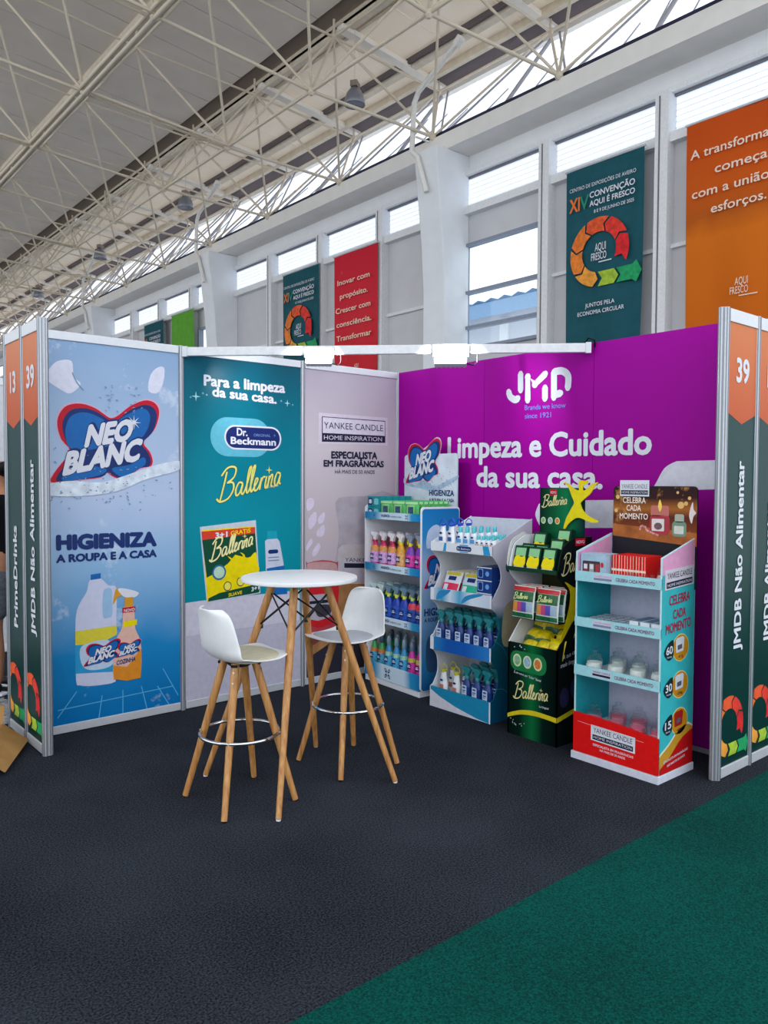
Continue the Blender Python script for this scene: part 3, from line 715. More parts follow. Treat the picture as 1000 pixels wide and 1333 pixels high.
# sponge bag
pshape('printed_bag', [(260, 686), (333, 677), (339, 772), (269, 786)], mat('#c4ccd8', .3), .0014, pn, sm=False)
pshape('printed_bag', [(263, 690), (331, 685), (338, 770), (270, 783)], YELLOW, .0022, pn, sm=False)
pshape('printed_bag', [(262, 692), (332, 686), (332, 694), (263, 703)], mat('#d8402c', .4), .003, pn, sm=False)
pshape('printed_bag', [(263, 703), (332, 694), (334, 722), (322, 726), (306, 722), (297, 733), (282, 745), (269, 752)], mat('#0c4a34', .4), .003, pn, sm=False)
pshape('printed_bag', [(271, 779), (285, 772), (310, 766), (335, 760), (338, 767), (337, 771), (271, 783)], mat('#0c4a34', .4), .003, pn, sm=False)
ptext(PB, '3+1', (280, 701), (296, 699), 7.5, PRINTW, pn, off=.004, bold=.06); ptext(PB, 'GRATIS', (300, 697), (326, 693), 5.5, YELLOW, pn, off=.004, bold=.04)
sa, sb_ = PB.px(273, 731), PB.px(328, 710); sh_ = PB.px(273, 704)[1]-sa[1]; script_word(PB, sa, sb_, sh_, CREAM, pn, .0042, .34)
a = PB.px(285, 745); art('printed_seal', PB, [ell(a[0], a[1], .055, .055)], mat('#2c6a9a', .4), .0042, pn); art('printed_seal', PB, [ell(a[0], a[1], .043, .043)], mat('#b8d8c0', .4), .005, pn)
pshape('printed_splash', [(296, 724), (304, 728), (310, 731), (316, 724), (312, 719), (318, 722), (321, 731), (328, 722), (333, 719), (334, 730), (336, 745), (310, 752), (298, 742), (303, 733)], YELLOW, .0046, pn, k=3)
ptext(PB, 'SUAVE', (297, 777), (315, 773), 4.5, YELLOW, pn, off=.0042, bold=.04); ptext(PB, '3+1', (327, 770), (337, 767), 5.5, PRINTW, pn, off=.0042, bold=.05)
for u, v in ((296, 763), (313, 757)):
    a = PB.px(u, v); art('printed_seal', PB, [ell(a[0], a[1], .032, .034)], mat('#0c4a34', .4), .0038, pn); art('printed_seal', PB, [ell(a[0], a[1], .026, .028)], mat('#f0e060', .4), .0044, pn)
# stain remover bottle
pshape('printed_bottle', [(345, 704), (348, 702), (361, 701), (364, 705), (369, 733), (374, 773), (347, 775)], mat('#c8ccde', .4), .0014, pn, sm=False)
pshape('printed_cap', [(348, 691), (360, 691), (361, 701), (347, 702)], mat('#1a9cb4', .4), .0022, pn, sm=False)
pshape('printed_label', [(347, 740), (370, 736), (374, 773), (347, 775)], BLUE, .0022, pn, sm=False)
pill('printed_logo', 349, 721, 362, 715, NAVY, .0022, pn)
for v in (726, 730): art('printed_line', PB, ribbon(PB, [PB.px(349, v), PB.px(363, v-1)], .008), mat('#7c86a8', .4), .0022, pn)
# --- panel 3
pn = pan['pale']
pshape('logo_edge', [(415, 537), (504.5, 544), (504.5, 580), (415, 577.5)], mat('#d4cad6', .4), .0008, pn, sm=False)
pshape('logo_edge', [(419, 542), (501.5, 548), (501.5, 576.5), (419, 575)], INK, .0016, pn, sm=False)
pshape('logo_field', [(420, 543), (500.7, 549), (500.7, 567.5), (420, 563.5)], mat('#d9d2de', .4), .0024, pn, sm=False)
ptext(PB, 'YANKEE CANDLE', (421.5, 557.5), (498.5, 561.5), 8.5, INK, pn, off=.0032, bold=-.012)
ptext(PB, 'HOME INSPIRATION', (421.5, 572), (497, 574.5), 5.6, mat('#d9d2de', .4), pn, off=.0032, bold=0)
ptext(PB, 'ESPECIALISTA', (431, 597), (491, 598), 9.5, INK, pn, bold=.07)
ptext(PB, 'EM FRAGRÂNCIAS', (421, 607.5), (499.5, 608.5), 8.7, INK, pn, bold=.07)
ptext(PB, 'HÁ MAIS DE 50 ANOS', (436, 616.5), (487.5, 617), 5.2, INK, pn, bold=-.004)
PET = mat('#ddd0e4', .4)
for L in ([(399, 652), (405, 648), (409, 652), (407, 661), (400, 665)], [(402, 675), (411, 666), (412, 678), (406, 688), (402, 688)], [(414, 675), (421, 667), (423, 670), (421, 679), (415, 682)], [(413, 691), (421, 683), (423, 690), (420, 698), (413, 698)],
          [(399, 710), (405, 701), (407, 706), (402, 714), (399, 717)], [(407, 718), (414, 707), (417, 712), (412, 722), (407, 724)]):
    pshape('printed_petal', L, PET, .001, pn, k=3)
pshape('printed_jar', [(437, 760), (438, 722), (441, 700), (440, 680), (437, 662), (441, 648), (475, 646), (517, 646), (517, 760)], mat('#b3a9b2', .4, noise=.15, scale=8), .001, pn, k=2)
pshape('printed_jar', [(439, 760), (440, 715), (446, 709), (517, 708), (517, 760)], mat('#c3b8ba', .4), .0016, pn, sm=False)
pshape('printed_label', [(444, 727), (517, 727), (517, 757), (444, 755)], mat('#c2b9c4', .4), .0022, pn, sm=False)
pshape('printed_label', [(448, 733), (517, 734), (517, 740), (448, 739)], INK, .003, pn, sm=False)
ptext(PB, 'YANKEE CANDLE', (449, 731), (512, 732.5), 5, INK, pn, off=.003, bold=0)
pshape('printed_table', [(399, 797), (517, 770), (517, 880), (399, 890)], mat('#2f2b38', .4), .0008, pn, sm=False)
pshape('printed_table', [(399, 770), (440, 756), (517, 752), (517, 795), (440, 830), (399, 858)], mat('#a8764a', .4, noise=.25, scale=9), .0012, pn, sm=False)
pshape('printed_table', [(399, 822), (440, 805), (480, 795), (480, 808), (440, 820), (399, 845)], mat('#7c3c34', .4), .0016, pn, sm=False)
pshape('printed_candle', [(399, 738), (400, 733), (420, 729), (438, 732), (440, 738), (440, 812), (436, 820), (415, 826), (399, 824)], mat('#b6404a', .35), .0022, pn, k=2)
pshape('printed_candle', [(399.5, 738), (402, 733), (420, 731), (436, 733), (439, 740), (439, 752), (399.5, 757)], mat('#c89c9c', .35), .003, pn, k=2)
pshape('printed_candle', [(399.5, 762), (441, 760), (441, 772), (436, 810), (415, 818), (399.5, 812)], mat('#cc1c24', .35), .003, pn, sm=False)
pshape('printed_label', [(399.5, 775), (432, 772), (432, 802), (414, 808), (399.5, 806)], mat('#b4acb8', .35), .0038, pn, sm=False)
pshape('printed_label', [(399.5, 783), (430, 780), (430, 784), (399.5, 787)], INK, .0046, pn, sm=False)
pshape('printed_label', [(410, 790), (428, 787), (430, 798), (415, 803)], mat('#3c3440', .35), .0046, pn)

# --- magenta wall
wm = empty('wall_magenta', kind='structure')
PM = Pl((-.012, 0, 0), (0, -1, 0), (0, 0, 1))
MAG = ramp_mat('magenta_print', [(0, '#8c0080'), (1, '#a4009a')], 2, .0, 2.5, .55)
for i, (a, b_) in enumerate(((.0, .985), (.985, 1.945), (1.945, 2.97))):
    pm_ = MB().box(-.012, .012, -b_+.0015, -a-.0015, .0, 2.496).build('printed_panel', MAG, wm)
    if i == 1: pmm = pm_
MB().box(-.016, -.0125, -2.97, 0, .0, .028).build('bottom_strip', mat('#8a8d96', .4), wm)
ptext(PM, 'Limpeza e Cuidado', (583, 597), (849, 592), 27.5, PRINTW, pmm, bold=.05)
ptext(PM, 'da sua casa.', (620.5, 634), (785, 637), 27, PRINTW, pmm, bold=.05)
ptext(PM, 'Brands we know', (683.5, 534), (737, 530.5), 6.5, mat('#7a8ae8', .4), pmm, bold=.01)
ptext(PM, 'since 1921', (683.5, 545), (718, 543), 6.5, mat('#7a8ae8', .4), pmm, bold=.01)
jm = []
q = lambda L: [PM.px(500+x*.3, 420+y*.3) for x, y in L]
for S, sm in (([(594, 222), (594, 294)], 0), ([(542, 300), (550, 322), (570, 335), (583, 328)], 1), ([(625, 338), (625, 236), (656, 268), (702, 222)], 0), ([(700, 282), (700, 330)], 0), ([(739, 326), (739, 214)], 0), ([(739, 214), (775, 210), (800, 232), (799, 283)], 1), ([(739, 314), (768, 306)], 0)):
    P_ = q(S); P_ = smooth_pts(P_, 5, False) if sm else P_
    jm += ribbon(PM, P_, .05)
    for e in (P_[0], P_[-1]): jm.append(ell(e[0], e[1], .021, .021, 14))
for e in ((625, 236), (656, 268)): a = q([e])[0]; jm.append(ell(a[0], a[1], .026, .026, 14))
art('logo', PM, jm, PRINTW, .003, pmm)
q = lambda L: [PM.px(500+x*.44, 460+y*.44) for x, y in L]
sw = q([(475, 436), (730, 433)])+smooth_pts(q([(770, 425), (800, 392), (830, 340), (866, 319)]), 4, False)+q([(982, 316), (982, 402), (915, 404)])+smooth_pts(q([(890, 420), (860, 480), (820, 516)]), 4, False)+q([(475, 517)])+smooth_pts(q([(460, 508), (448, 478), (458, 446)]), 4, False)
art('printed_band', PM, [sw], mat('#dcdae6', .4), .001, pmm)

# ------------------------------------------------------------------ number signs at the aisle ends
SG = ramp_mat('sign_print', [(0, '#06302c'), (.5, '#0a3c3a'), (1, '#123f40')], 2, 0, 2.5, .35)
SO = ramp_mat('sign_orange', [(0, '#c8501c'), (1, '#d87a44')], 2, 1.9, 2.45, .35)
def sign(o, r, w, num, s_, label, left_post=True, right_post=True, c_in=0):
    t = empty('sign_panel', o, math.atan2(r[1], r[0]), label, 'sign')
    pl = Pl((0, -.008, 0), (1, 0, 0), (0, 0, 1))
    face = MB().box(.02, w-.02, -.008, .008, .04, 2.46).build('face', SG, t)
    MB().box(.02, w-.02, -.016, .016, .005, .06).build('bottom_rail', RAILM, t, bevel=.003); MB().box(.02, w-.02, -.016, .016, 2.43, 2.498).build('top_rail', RAILM, t, bevel=.003)
    c = w/2; a, b_ = .022, w-.022
    art('orange_field', pl, [[(a, 2.43), (a, 1.955), (c, 1.90), (b_, 1.955), (b_, 2.43)]], SO, .001, face)
    ctext(pl, num, c, 2.12, .13, PRINTW, face, wmax=w*.72, bold=.05, stretch=.9)
    pv = Pl((0, -.008, 0), (0, 0, 1), (-1, 0, 0))
    text(pv, s_, (.67, -(c+.04)), (.67+.0575*len(s_), -(c+.04)), .08, PRINTW, face, bold=.045)
    ring(Pl((0, -.008, 0), (1, 0, 0), (0, 0, 1)), c-.07, .27, .165, 1, face, off=.0014, lo=.022, hi=w-.022)
    return t
t = sign((-.358, Y3, 0), (1, 0), .358, '39', 'JMDB Não Alimentar', 'green and orange aisle sign numbered 39 at the right end of the magenta wall'); post(.0, 0, t); post(-.012, .014, t)
t = sign((0, Y3, 0), (1, 0), .36, '14', 'JMDB Alimentar', 'green and orange aisle sign numbered 14 at the right edge'); post(0, 0, t); post(.36, 0, t)
t = sign((-2.985, 0, 0), (0, -1), .335, '39', 'JMDB Não Alimentar', 'narrow aisle sign numbered 39 left of the pale blue panel'); post(.335, 0, t); post(0.0, .0, t); post(.335, .02, t)
t = sign((-2.985, .36, 0), (0, -1), .345, '13', 'PrimeDrinks', 'leftmost aisle sign, for the neighbouring drinks stand'); post(0, 0, t)

# ------------------------------------------------------------------ cross bar with two floodlights
cb = empty('cross_bar', (-1.975, 0, 2.46), -PI/4, 'long white bar crossing the stand corner at wall-top height', 'bar')
MB().box(.03, 2.74, -.012, .012, -.03, .03).build('bar', mat('#dedee2', .4, .2), cb, bevel=.004)
MB().sweep([(2.7, .0, .03), (2.72, -.02, .06), (2.76, -.01, .05), (2.77, .02, -.01)], .006, 6).build('cable', BLACK, cb)
for x in (.03, 2.72): MB().box(x-.015, x+.02, -.016, .016, -.035, .035).build('end_clamp', ALU, cb)
fl0 = None
for i, tt in enumerate((.343, .655)):
    px_, py_ = -1.975+1.975*tt, -1.975*tt
    if fl0 is None:
        t = fl0 = empty('floodlight'); A = math.radians(-18)
        R_ = Matrix.Rotation(A, 4, 'X')
        def rot(b):
            b.v = [tuple(R_@Vector(v)) for v in b.v]; return b
        rot(MB().box(-.105, .105, -.03, .03, -.065, .065)).build('housing', mat('#d8d8dc', .4), t, bevel=.006)
        rot(MB().box(-.093, .093, -.034, -.0305, -.053, .053)).build('lit_glass', mat('#ffffff', .3, noise=0, emit=9), t)
        b = MB()
        for q_ in range(7): b.box(-.093+.03*q_, -.087+.03*q_, .03, .055, -.055, .055)
        rot(b).build('cooling_fins', mat('#bcbcc2', .4), t)
        MB().sweep([(-.112, 0, 0), (-.112, .0, .075), (.112, .0, .075), (.112, 0, 0)], .007, 6).build('bracket', ALU, t)
        MB().sweep([(.108, .05, .04), (.15, .06, .05), (.175, .06, .03), (.175, .06, -.03), (.15, .06, -.05), (.108, .05, -.04)], .005, 6).build('cable', BLACK, t)
        la = bpy.data.lights.new('flood', 'AREA'); la.shape = 'RECTANGLE'; la.size = .2; la.size_y = .1; la.energy = FLOOD_WATTS; la.color = (.93, .96, 1); la.spread = math.radians(135)
        lo = bpy.data.objects.new('lamp_light', la); link(lo, t)
        lo.location = R_@Vector((0, -.045, 0)); lo.rotation_euler = (math.radians(90-18), 0, 0)
    else: t = copy_tree(fl0)
    t.scale = (.82, .82, .82) if i == 0 else (1, 1, 1)
    t.location = (px_-.03, py_-.03, 2.405); t.rotation_euler = (0, 0, -PI/4+(.12 if i == 0 else -.02))
    tag(t, ('lit white floodlight on the bar above the pale panel', 'lit white floodlight on the bar above the magenta wall')[i], 'floodlight', 'floodlights on the cross bar')

# ------------------------------------------------------------------ bistro table
WOOD = wood_mat('#a56a34', '#cf9a5c'); SHELL = mat('#eeeef0', .35, noise=.02); WIRE = mat('#14161a', .4, .3)
TC = (-2.065, -1.565)
t = empty('bistro_table', (TC[0], TC[1], 0), 0, 'round white high table on four splayed wooden legs', 'table')
MB().lathe([(.0, 1.062), (.293, 1.062), (.303, 1.066), (.305, 1.075), (.303, 1.084), (.293, 1.087), (0, 1.087)], 64, cap=False).build('tabletop', SHELL, t, smooth=True)
MB().box(-.11, .11, -.015, .015, 1.045, 1.062).box(-.015, .015, -.11, .11, 1.045, 1.0618).build('mount_plate', WIRE, t)
lg = []
def lerp(a, b, k): return tuple(a[i]+(b[i]-a[i])*k for i in range(3))
for sx, sy in ((-1, -1), (1, -1), (1, 1), (-1, 1)):
    a, b_ = (.1*sx, .1*sy, 1.045), (.362*sx, .36*sy, .008); lg.append((a, b_))
    L_ = MB().sweep([a, lerp(a, b_, .3), b_], [.021, .02, .014], 12).build('leg', WOOD, t, smooth=True)
    MB().tube(b_, (b_[0], b_[1], 0), .012, .012, 10).build('foot_cap', PRINTW, L_)
    MB().tube((a[0], a[1], 1.062), lerp(a, b_, .06), .016, .02, 10).build('bracket', WIRE, L_)
for i in range(4):
    (a, b_), (c, d) = lg[i], lg[(i+1) % 4]
    MB().tube(lerp(a, b_, .04), lerp(c, d, .22), .005, .005, 6).build('brace_rod', WIRE, t)
    MB().tube(lerp(c, d, .04), lerp(a, b_, .22), .005, .005, 6).build('brace_rod', WIRE, t)
    p_ = Vector(lerp(a, b_, .22)); q_ = Vector((-p_.x, -p_.y, 0)).normalized()*.02; MB().bar(p_+q_*.8+Vector((0, 0, -.012)), p_+q_*.8+Vector((0, 0, .012)), .012, .02).build('brace_clip', WIRE, t)

# ------------------------------------------------------------------ bar stools
def make_stool(pad_mat):
    t = empty('bar_stool')
    # profile along the seat: (x forward, z, half width)
    prof = [(.205, .722, .09), (.198, .726, .135), (.17, .724, .17), (.11, .714, .192), (.03, .704, .2), (-.05, .704, .2), (-.105, .716, .2), (-.14, .752, .198), (-.16, .80, .190), (-.172, .86, .178), (-.183, .92, .16), (-.192, .955, .135), (-.198, .972, .09)]
    P_ = []
    for i in range(len(prof)-1):
        g = lambda j: prof[max(0, min(len(prof)-1, j))]
        a, b_, c, d = g(i-1), g(i), g(i+1), g(i+2)
        for q_ in range(3):
            s = q_/3; P_.append([.5*(2*b_[e]+(c[e]-a[e])*s+(2*a[e]-5*b_[e]+4*c[e]-d[e])*s*s+(3*b_[e]-a[e]-3*c[e]+d[e])*s**3) for e in range(3)])
    P_.append(list(prof[-1])); nn = len(P_); ns = 14; vs_ = []
    for i, (x, z, w) in enumerate(P_):
        k = i/(nn-1); back = max(0, min(1, (k-.45)/.2))
        for j in range(ns+1):
            s = -1+2*j/ns; c = abs(s)**2.6
            vs_.append((x+back*.055*c-.0*c, w*s*(1 if abs(s) < 1 else 1), z+(1-back)*(.006+.03*max(0, min(1, (k-.25)/.2)))*c))
    b = MB().add(vs_, [(i*(ns+1)+j, (i+1)*(ns+1)+j, (i+1)*(ns+1)+j+1, i*(ns+1)+j+1) for i in range(nn-1) for j in range(ns)])
    s_ = b.build('seat_shell', SHELL, t, smooth=True); md = s_.modifiers.new('thick', 'SOLIDIFY'); md.thickness = .009; md.offset = 0
    sb = s_.modifiers.new('sub', 'SUBSURF'); sb.levels = 1; sb.render_levels = 1
    b = MB(); rings = [(.0, .019), (.5, .0185), (.8, .017), (.95, .012), (1, .005)]; vs_ = [(.02, 0, .704+.019)]
    for r, h in rings[1:]:
        for j in range(32):
            a = 2*PI*j/32; q_ = (abs(cos(a))**2.6+abs(sin(a))**2.6)**(-1/2.6); x = .03+r*.152*cos(a)*q_; yy = r*.182*sin(a)*q_
            zz = .706+max(0, x-.03)*.09+max(0, -x-.08)*.35+.006*(abs(yy)/.2)**2.6; vs_.append((x, yy, zz+h))
    fs = [(0, 1+j, 1+(j+1) % 32) for j in range(32)]
    for r in range(3):
        for j in range(32): fs.append((1+r*32+j, 1+(r+1)*32+j, 1+(r+1)*32+(j+1) % 32, 1+r*32+(j+1) % 32))
    b.add(vs_, fs).build('seat_pad', pad_mat, t, smooth=True)
    MB().lathe([(.0, .672), (.05, .672), (.06, .68), (.06, .69), (.05, .70), (0, .70)], 16, cap=False).build('hub', WIRE, t)
    MB().bar((-.075, -.075, .688), (.075, .075, .688), .03, .012).bar((-.075, .075, .688), (.075, -.075, .688), .03, .012).build('hub_cross', WIRE, t)
    for sx in (-1, 1):
        for sy in (-1, 1):
            a, b_ = (.055*sx, .055*sy, .695), (.198*sx, .198*sy, .006)
            L_ = MB().sweep([a, lerp(a, b_, .4), b_], [.02, .0185, .0145], 12).build('leg', WOOD, t, smooth=True)
            MB().tube((b_[0], b_[1], .007), (b_[0], b_[1], 0), .011, .011, 8).build('foot_cap', BLACK, L_)
            for k in (.06, .13, .52):
                p = lerp(a, b_, k); d = Vector((sx, sy, .3)).normalized()
                MB().tube(Vector(p)+d*.012, Vector(p)+d*.0225, .006, .005, 8).build('screw', SCREW, L_)
    MB().sweep([(.195*cos(2*PI*i/40), .195*sin(2*PI*i/40), .338) for i in range(40)], .0085, 8, closed=True).build('foot_ring', CHROME, t, smooth=True)
    return t
t = make_stool(mat('#c9c2a8', .6)); t.location = (-2.435, -1.585, 0)
tag(t, 'white shell bar stool left of the table with beige seat pad', 'stool')
t = make_stool(mat('#b9bcc4', .6)); t.location = (-1.715, -1.53, 0); t.rotation_euler = (0, 0, PI)
tag(t, 'white shell bar stool right of the table with grey seat pad', 'stool')

# ------------------------------------------------------------------ products
ORD = ['first', 'second', 'third', 'fourth', 'fifth', 'sixth', 'seventh', 'eighth', 'ninth', 'tenth', 'eleventh']
ROWN = ['front', 'second', 'third', 'fourth', 'fifth', 'sixth', 'seventh', 'eighth', 'ninth', 'tenth']
class Frame:
    def __init__(s, x, y, rz, k=1): s.x, s.y, s.rz, s.k = x, y, rz, k
    def put(s, o, x, y, z, rz=0, tilt=0):
        c, n_ = cos(s.rz), sin(s.rz); x *= s.k
        o.location = (s.x+x*c-y*n_, s.y+x*n_+y*c, z); o.rotation_euler = (tilt, 0, s.rz+rz)
def busy(h, n=.35, sc=55): return mat(h, .35, noise=n, scale=sc)
def marks(pl, t, w, z, mark, off=.0012):
    """the small butterfly emblem with its two white words, and two strips of small print"""
    art('logo', pl, [ell(sx*w*.42, z+sz*.013, w*.42, .011, 10, sx*sz*.6) for sx in (-1, 1) for sz in (-1, 1)], mark, off, t)
    art('logo', pl, [quad(pl, -w*.55, z+.004, w*.45, z+.010), quad(pl, -w*.75, z-.009, w*.65, z-.002)], PRINTW, off+.0012, t)
def spray(body, head, label, accent=None, mark=NAVY, h=.285, w=.045, d=.03, neck=None, foot=None):
    t = empty('spray_bottle'); k = h/.28
    MB().lathe([(.92, 0), (1, .006), (1, .13*k), (.94, .152*k), (.7, .175*k), (.48, .19*k), (.42, .2*k)], 14, w, d).build('body', body, t, smooth=True)
    MB().lathe([(1.03, .045*k), (1.03, .133*k)], 14, w, d, cap=False).build('label', label, t, smooth=True)
    if accent: MB().lathe([(1.035, .131*k), (.975, .153*k), (.75, .175*k)], 14, w, d, cap=False).build('label_top', accent, t, smooth=True)
    MB().lathe([(.018, .192*k), (.019, .216*k), (.014, .222*k)], 10).build('collar', neck or head, t, smooth=True)
    b = MB(); pf = Pl((0, .012, 0), (1, 0, 0), (0, 0, 1))
    b.prism([(-.015, .215*k), (.016, .215*k), (.022, .228*k), (.034, .256*k), (.016, .276*k), (-.034, .280*k), (-.05, .268*k), (-.044, .256*k), (-.016, .244*k)], pf, 0, .026)
    b.build('trigger_head', head, t, bevel=.003)
    MB().prism([(-.024, .25*k), (-.014, .25*k), (-.024, .218*k), (-.034, .202*k), (-.039, .207*k)], pf, .006, .019).build('trigger', neck or head, t)
    marks(Pl((0, -d*1.07, 0), (1, 0, 0), (0, 0, 1)), t, w*.62, .09*k, mark)
    return t
def aerosol(body, cap, label, mark, h=.29, r=.036, band=None):
    t = empty('refill_bottle'); k = h/.27
    MB().lathe([(.95, 0), (1, .008), (1, .13*k), (.9, .16*k), (.55, .195*k), (.42, .205*k)], 12, r, r*.8).build('body', body, t, smooth=True)
    MB().lathe([(1.03, .025*k), (1.03, .128*k)], 12, r, r*.8, cap=False).build('label', label, t, smooth=True)
    if band: MB().lathe([(1.03, .128*k), (.95, .156*k)], 12, r, r*.8, cap=False).build('label_top', band, t, smooth=True)
    MB().lathe([(.014, .2*k), (.02, .215*k), (.019, .25*k), (.012, .268*k), (.004, .27*k)], 10).build('cap', cap, t, smooth=True)
    pl = Pl((0, -r*.84, 0), (1, 0, 0), (0, 0, 1))
    marks(pl, t, r*.66, .1*k, mark)
    return t
def hookbottle(hook, label, h=.2, mark=NAVY, w=.034, d=.022):
    t = empty('hook_bottle'); k = h/.2
    MB().lathe([(.95, 0), (1, .006), (.98, .1*k), (.7, .135*k), (.66, .15*k), (.6, .165*k)], 12, w, d).build('body', mat('#eceef2', .35), t, smooth=True)
    MB().lathe([(.02, .162*k), (.021, .175*k), (.012, .18*k)], 10).build('cap', hook, t, smooth=True)
    MB().sweep([(-.03, 0, .172*k), (-.026, 0, .195*k), (0, 0, .212*k), (.026, 0, .198*k), (.03, 0, .178*k), (0, 0, .174*k)], .0035, 6, closed=True).build('hook', hook, t, smooth=True)
    pl = Pl((0, -d*1.02, 0), (1, 0, 0), (0, 0, 1))
    art('logo', pl, [ell(0, .115*k, .014, .008, 12)], mark, .002, t)
    art('label', pl, [quad(pl, -.018, .062*k, .018, .09*k)], label, .002, t)
    return t
def capbottle(body, cap, label, h=.15, w=.026, d=.018, mark=NAVY):
    t = empty('stain_bottle')
    MB().lathe([(.95, 0), (1, .005), (1, h*.66), (.85, h*.75), (.5, h*.79)], 12, w, d).build('body', body, t, smooth=True)
    MB().lathe([(w*.52, h*.77), (w*.55, h*.98), (w*.45, h)], 10).build('cap', cap, t, smooth=True)
    pl = Pl((0, -d*1.02, 0), (1, 0, 0), (0, 0, 1))
    art('label', pl, [quad(pl, -w*.8, h*.36, w*.8, h*.52)], label, .0015, t); art('logo', pl, [ell(0, h*.6, w*.5, h*.04, 12)], mark, .0022, t)
    return t
def carton(name, w, d, h, m_, prints=(), top=None):
    t = empty(name)
    MB().box(-w/2, w/2, 0, d, 0, h).build('carton', m_, t, bevel=.0015)
    pl = Pl((-w/2, -.0003, 0), (w, 0, 0), (0, 0, h))
    for pts, mm, off in prints: art('printed_patch', pl, [pts], mm, off, t)
    return t, pl
def pouch(name, w, d, h, m_, prints=()):
    """a filled bag: swollen in the middle, crimped flat at top and bottom"""
    t = empty(name); nx, nz = 8, 8; b = MB()
    for sgn in (-1, 1):
        vs_ = []
        for j in range(nz+1):
            for i in range(nx+1):
                u, v = i/nx, j/nz; sw_ = (sin(PI*u)**.5 if 0 < u < 1 else 0)*(sin(PI*v)**.45 if 0 < v < 1 else 0)
                vs_.append(((u-.5)*w*(1-.04*sin(PI*v)), d/2+sgn*d/2*sw_, v*h))
        F = [(j*(nx+1)+i, j*(nx+1)+i+1, (j+1)*(nx+1)+i+1, (j+1)*(nx+1)+i) for j in range(nz) for i in range(nx)]
        b.add(vs_, F if sgn < 0 else [f[::-1] for f in F])
    b.build('bag', m_, t, smooth=True)
    for fn, mm, off in prints:                    # prints follow the swollen front
        bb = MB(); pts = fn; n_ = 6
        x0, y0, x1, y1 = pts; vs_ = []
        for j in range(n_+1):
            for i in range(n_+1):
                u, v = x0+(x1-x0)*i/n_, y0+(y1-y0)*j/n_; su, sv = max(0, sin(PI*u)), max(0, sin(PI*v))
                vs_.append(((u-.5)*w*(1-.04*sin(PI*v)), d/2-d/2*(su**.5)*(sv**.45)-off, v*h))
        bb.add(vs_, [(j*(n_+1)+i, j*(n_+1)+i+1, (j+1)*(n_+1)+i+1, (j+1)*(n_+1)+i) for j in range(n_) for i in range(n_)]).build('printed_patch', mm, t, smooth=True)
    return t
def fill(fr, protos, cols_, rows, x0, dx, y0, dy, z, what, place, group, cat='bottle', pick=None, jit=.003):
    """rows of products: every one a copy of its kind, with its own place in its label"""
    used = set(); rj = random.Random(len(group)*31+cols_)
    for r in range(rows):
        for c in range(cols_):
            k = pick(c, r) if pick else c % len(protos)
            p, desc = protos[k]
            o = p if k not in used else copy_tree(p); used.add(k)
            fr.put(o, x0+c*dx+rj.uniform(-jit, jit), y0+r*dy, z, rj.uniform(-.08, .08))
            tag(o, '%s, %s from left, %s row, %s' % (desc, ORD[c], ROWN[r], place), cat, group)

# --- display 1: blue stand in the corner
F1 = Frame(-.462, -.125, -PI/2-math.radians(4), .885); W1, D1 = .81, .37
d1 = empty('display_stand', (F1.x, F1.y, 0), F1.rz, 'blue and white cardboard display stand in the back corner beside the pale panel', 'display stand'); d1.scale = (.885, 1, 1)
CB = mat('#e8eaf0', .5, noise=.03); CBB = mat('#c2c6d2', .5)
SIDEP = ramp_mat('side_print', [(0, '#0f5c98'), (.2, '#2f7fb4'), (.45, '#7fa6c8'), (.7, '#9fb8d8'), (.85, '#2f8ac4'), (1, '#1878b8')], 2, 0, 1.4, .4)
LIP = ramp_mat('lip_print', [(0, '#1f78b0'), (.2, '#3a9ccc'), (.35, '#cfe4f2'), (.75, '#cfe4f2'), (.85, '#2f96c8'), (1, '#1b74b0')], 0, 0, .81, .4)
PL1 = Pl((0, 0, 0), (1, 0, 0), (0, 0, 1))
MB().box(.015, W1-.015, .0, D1, 0, .045).build('plinth', CB, d1, bevel=.003)
for x in (0, W1-.014): MB().prism(rr(0, .045, D1, 1.4, .03), Pl((x, 0, 0), (0, 1, 0), (0, 0, 1)), 0, .014).build('side_panel', CB, d1)
MB().box(.014, W1-.014, D1-.012, D1, .045, 1.38).build('back_panel', CBB, d1)
sd = art('side_print', Pl((W1, 0, 0), (0, 1, 0), (0, 0, 1)), [rr(.008, .05, D1-.006, 1.385, .025)], SIDEP, .001, d1)
ps = Pl((W1, 0, 0), (0, 1, 0), (0, 0, 1))
neo_logo(ps.sub(.04, .83, .44, .26, 0, .001), sd) if False else neo_logo(ps.sub(.03, .80, .33, .27, 0, .001), sd)
text(ps, 'HIGIENIZA', (.03, .60), (.34, .60), .055, NAVY, sd, bold=.05); text(ps, 'A ROUPA E A CASA', (.03, .555), (.34, .555), .03, NAVY, sd, bold=.04)
art('printed_splash', ps, [smooth_pts([(.05, 1.1), (.06, 1.22), (.14, 1.27), (.2, 1.22), (.19, 1.12), (.14, 1.02), (.12, 1.1)], 3)], mat('#c4d6ea', .4), .002, sd)
art('printed_bottles', ps, [smooth_pts([(.06, .2), (.05, .38), (.09, .46), (.14, .42), (.15, .2)], 3), smooth_pts([(.17, .2), (.16, .34), (.2, .4), (.25, .36), (.26, .2)], 3)], mat('#35557a', .4), .002, sd)
SH1 = [.085, .485, .89, 1.292]
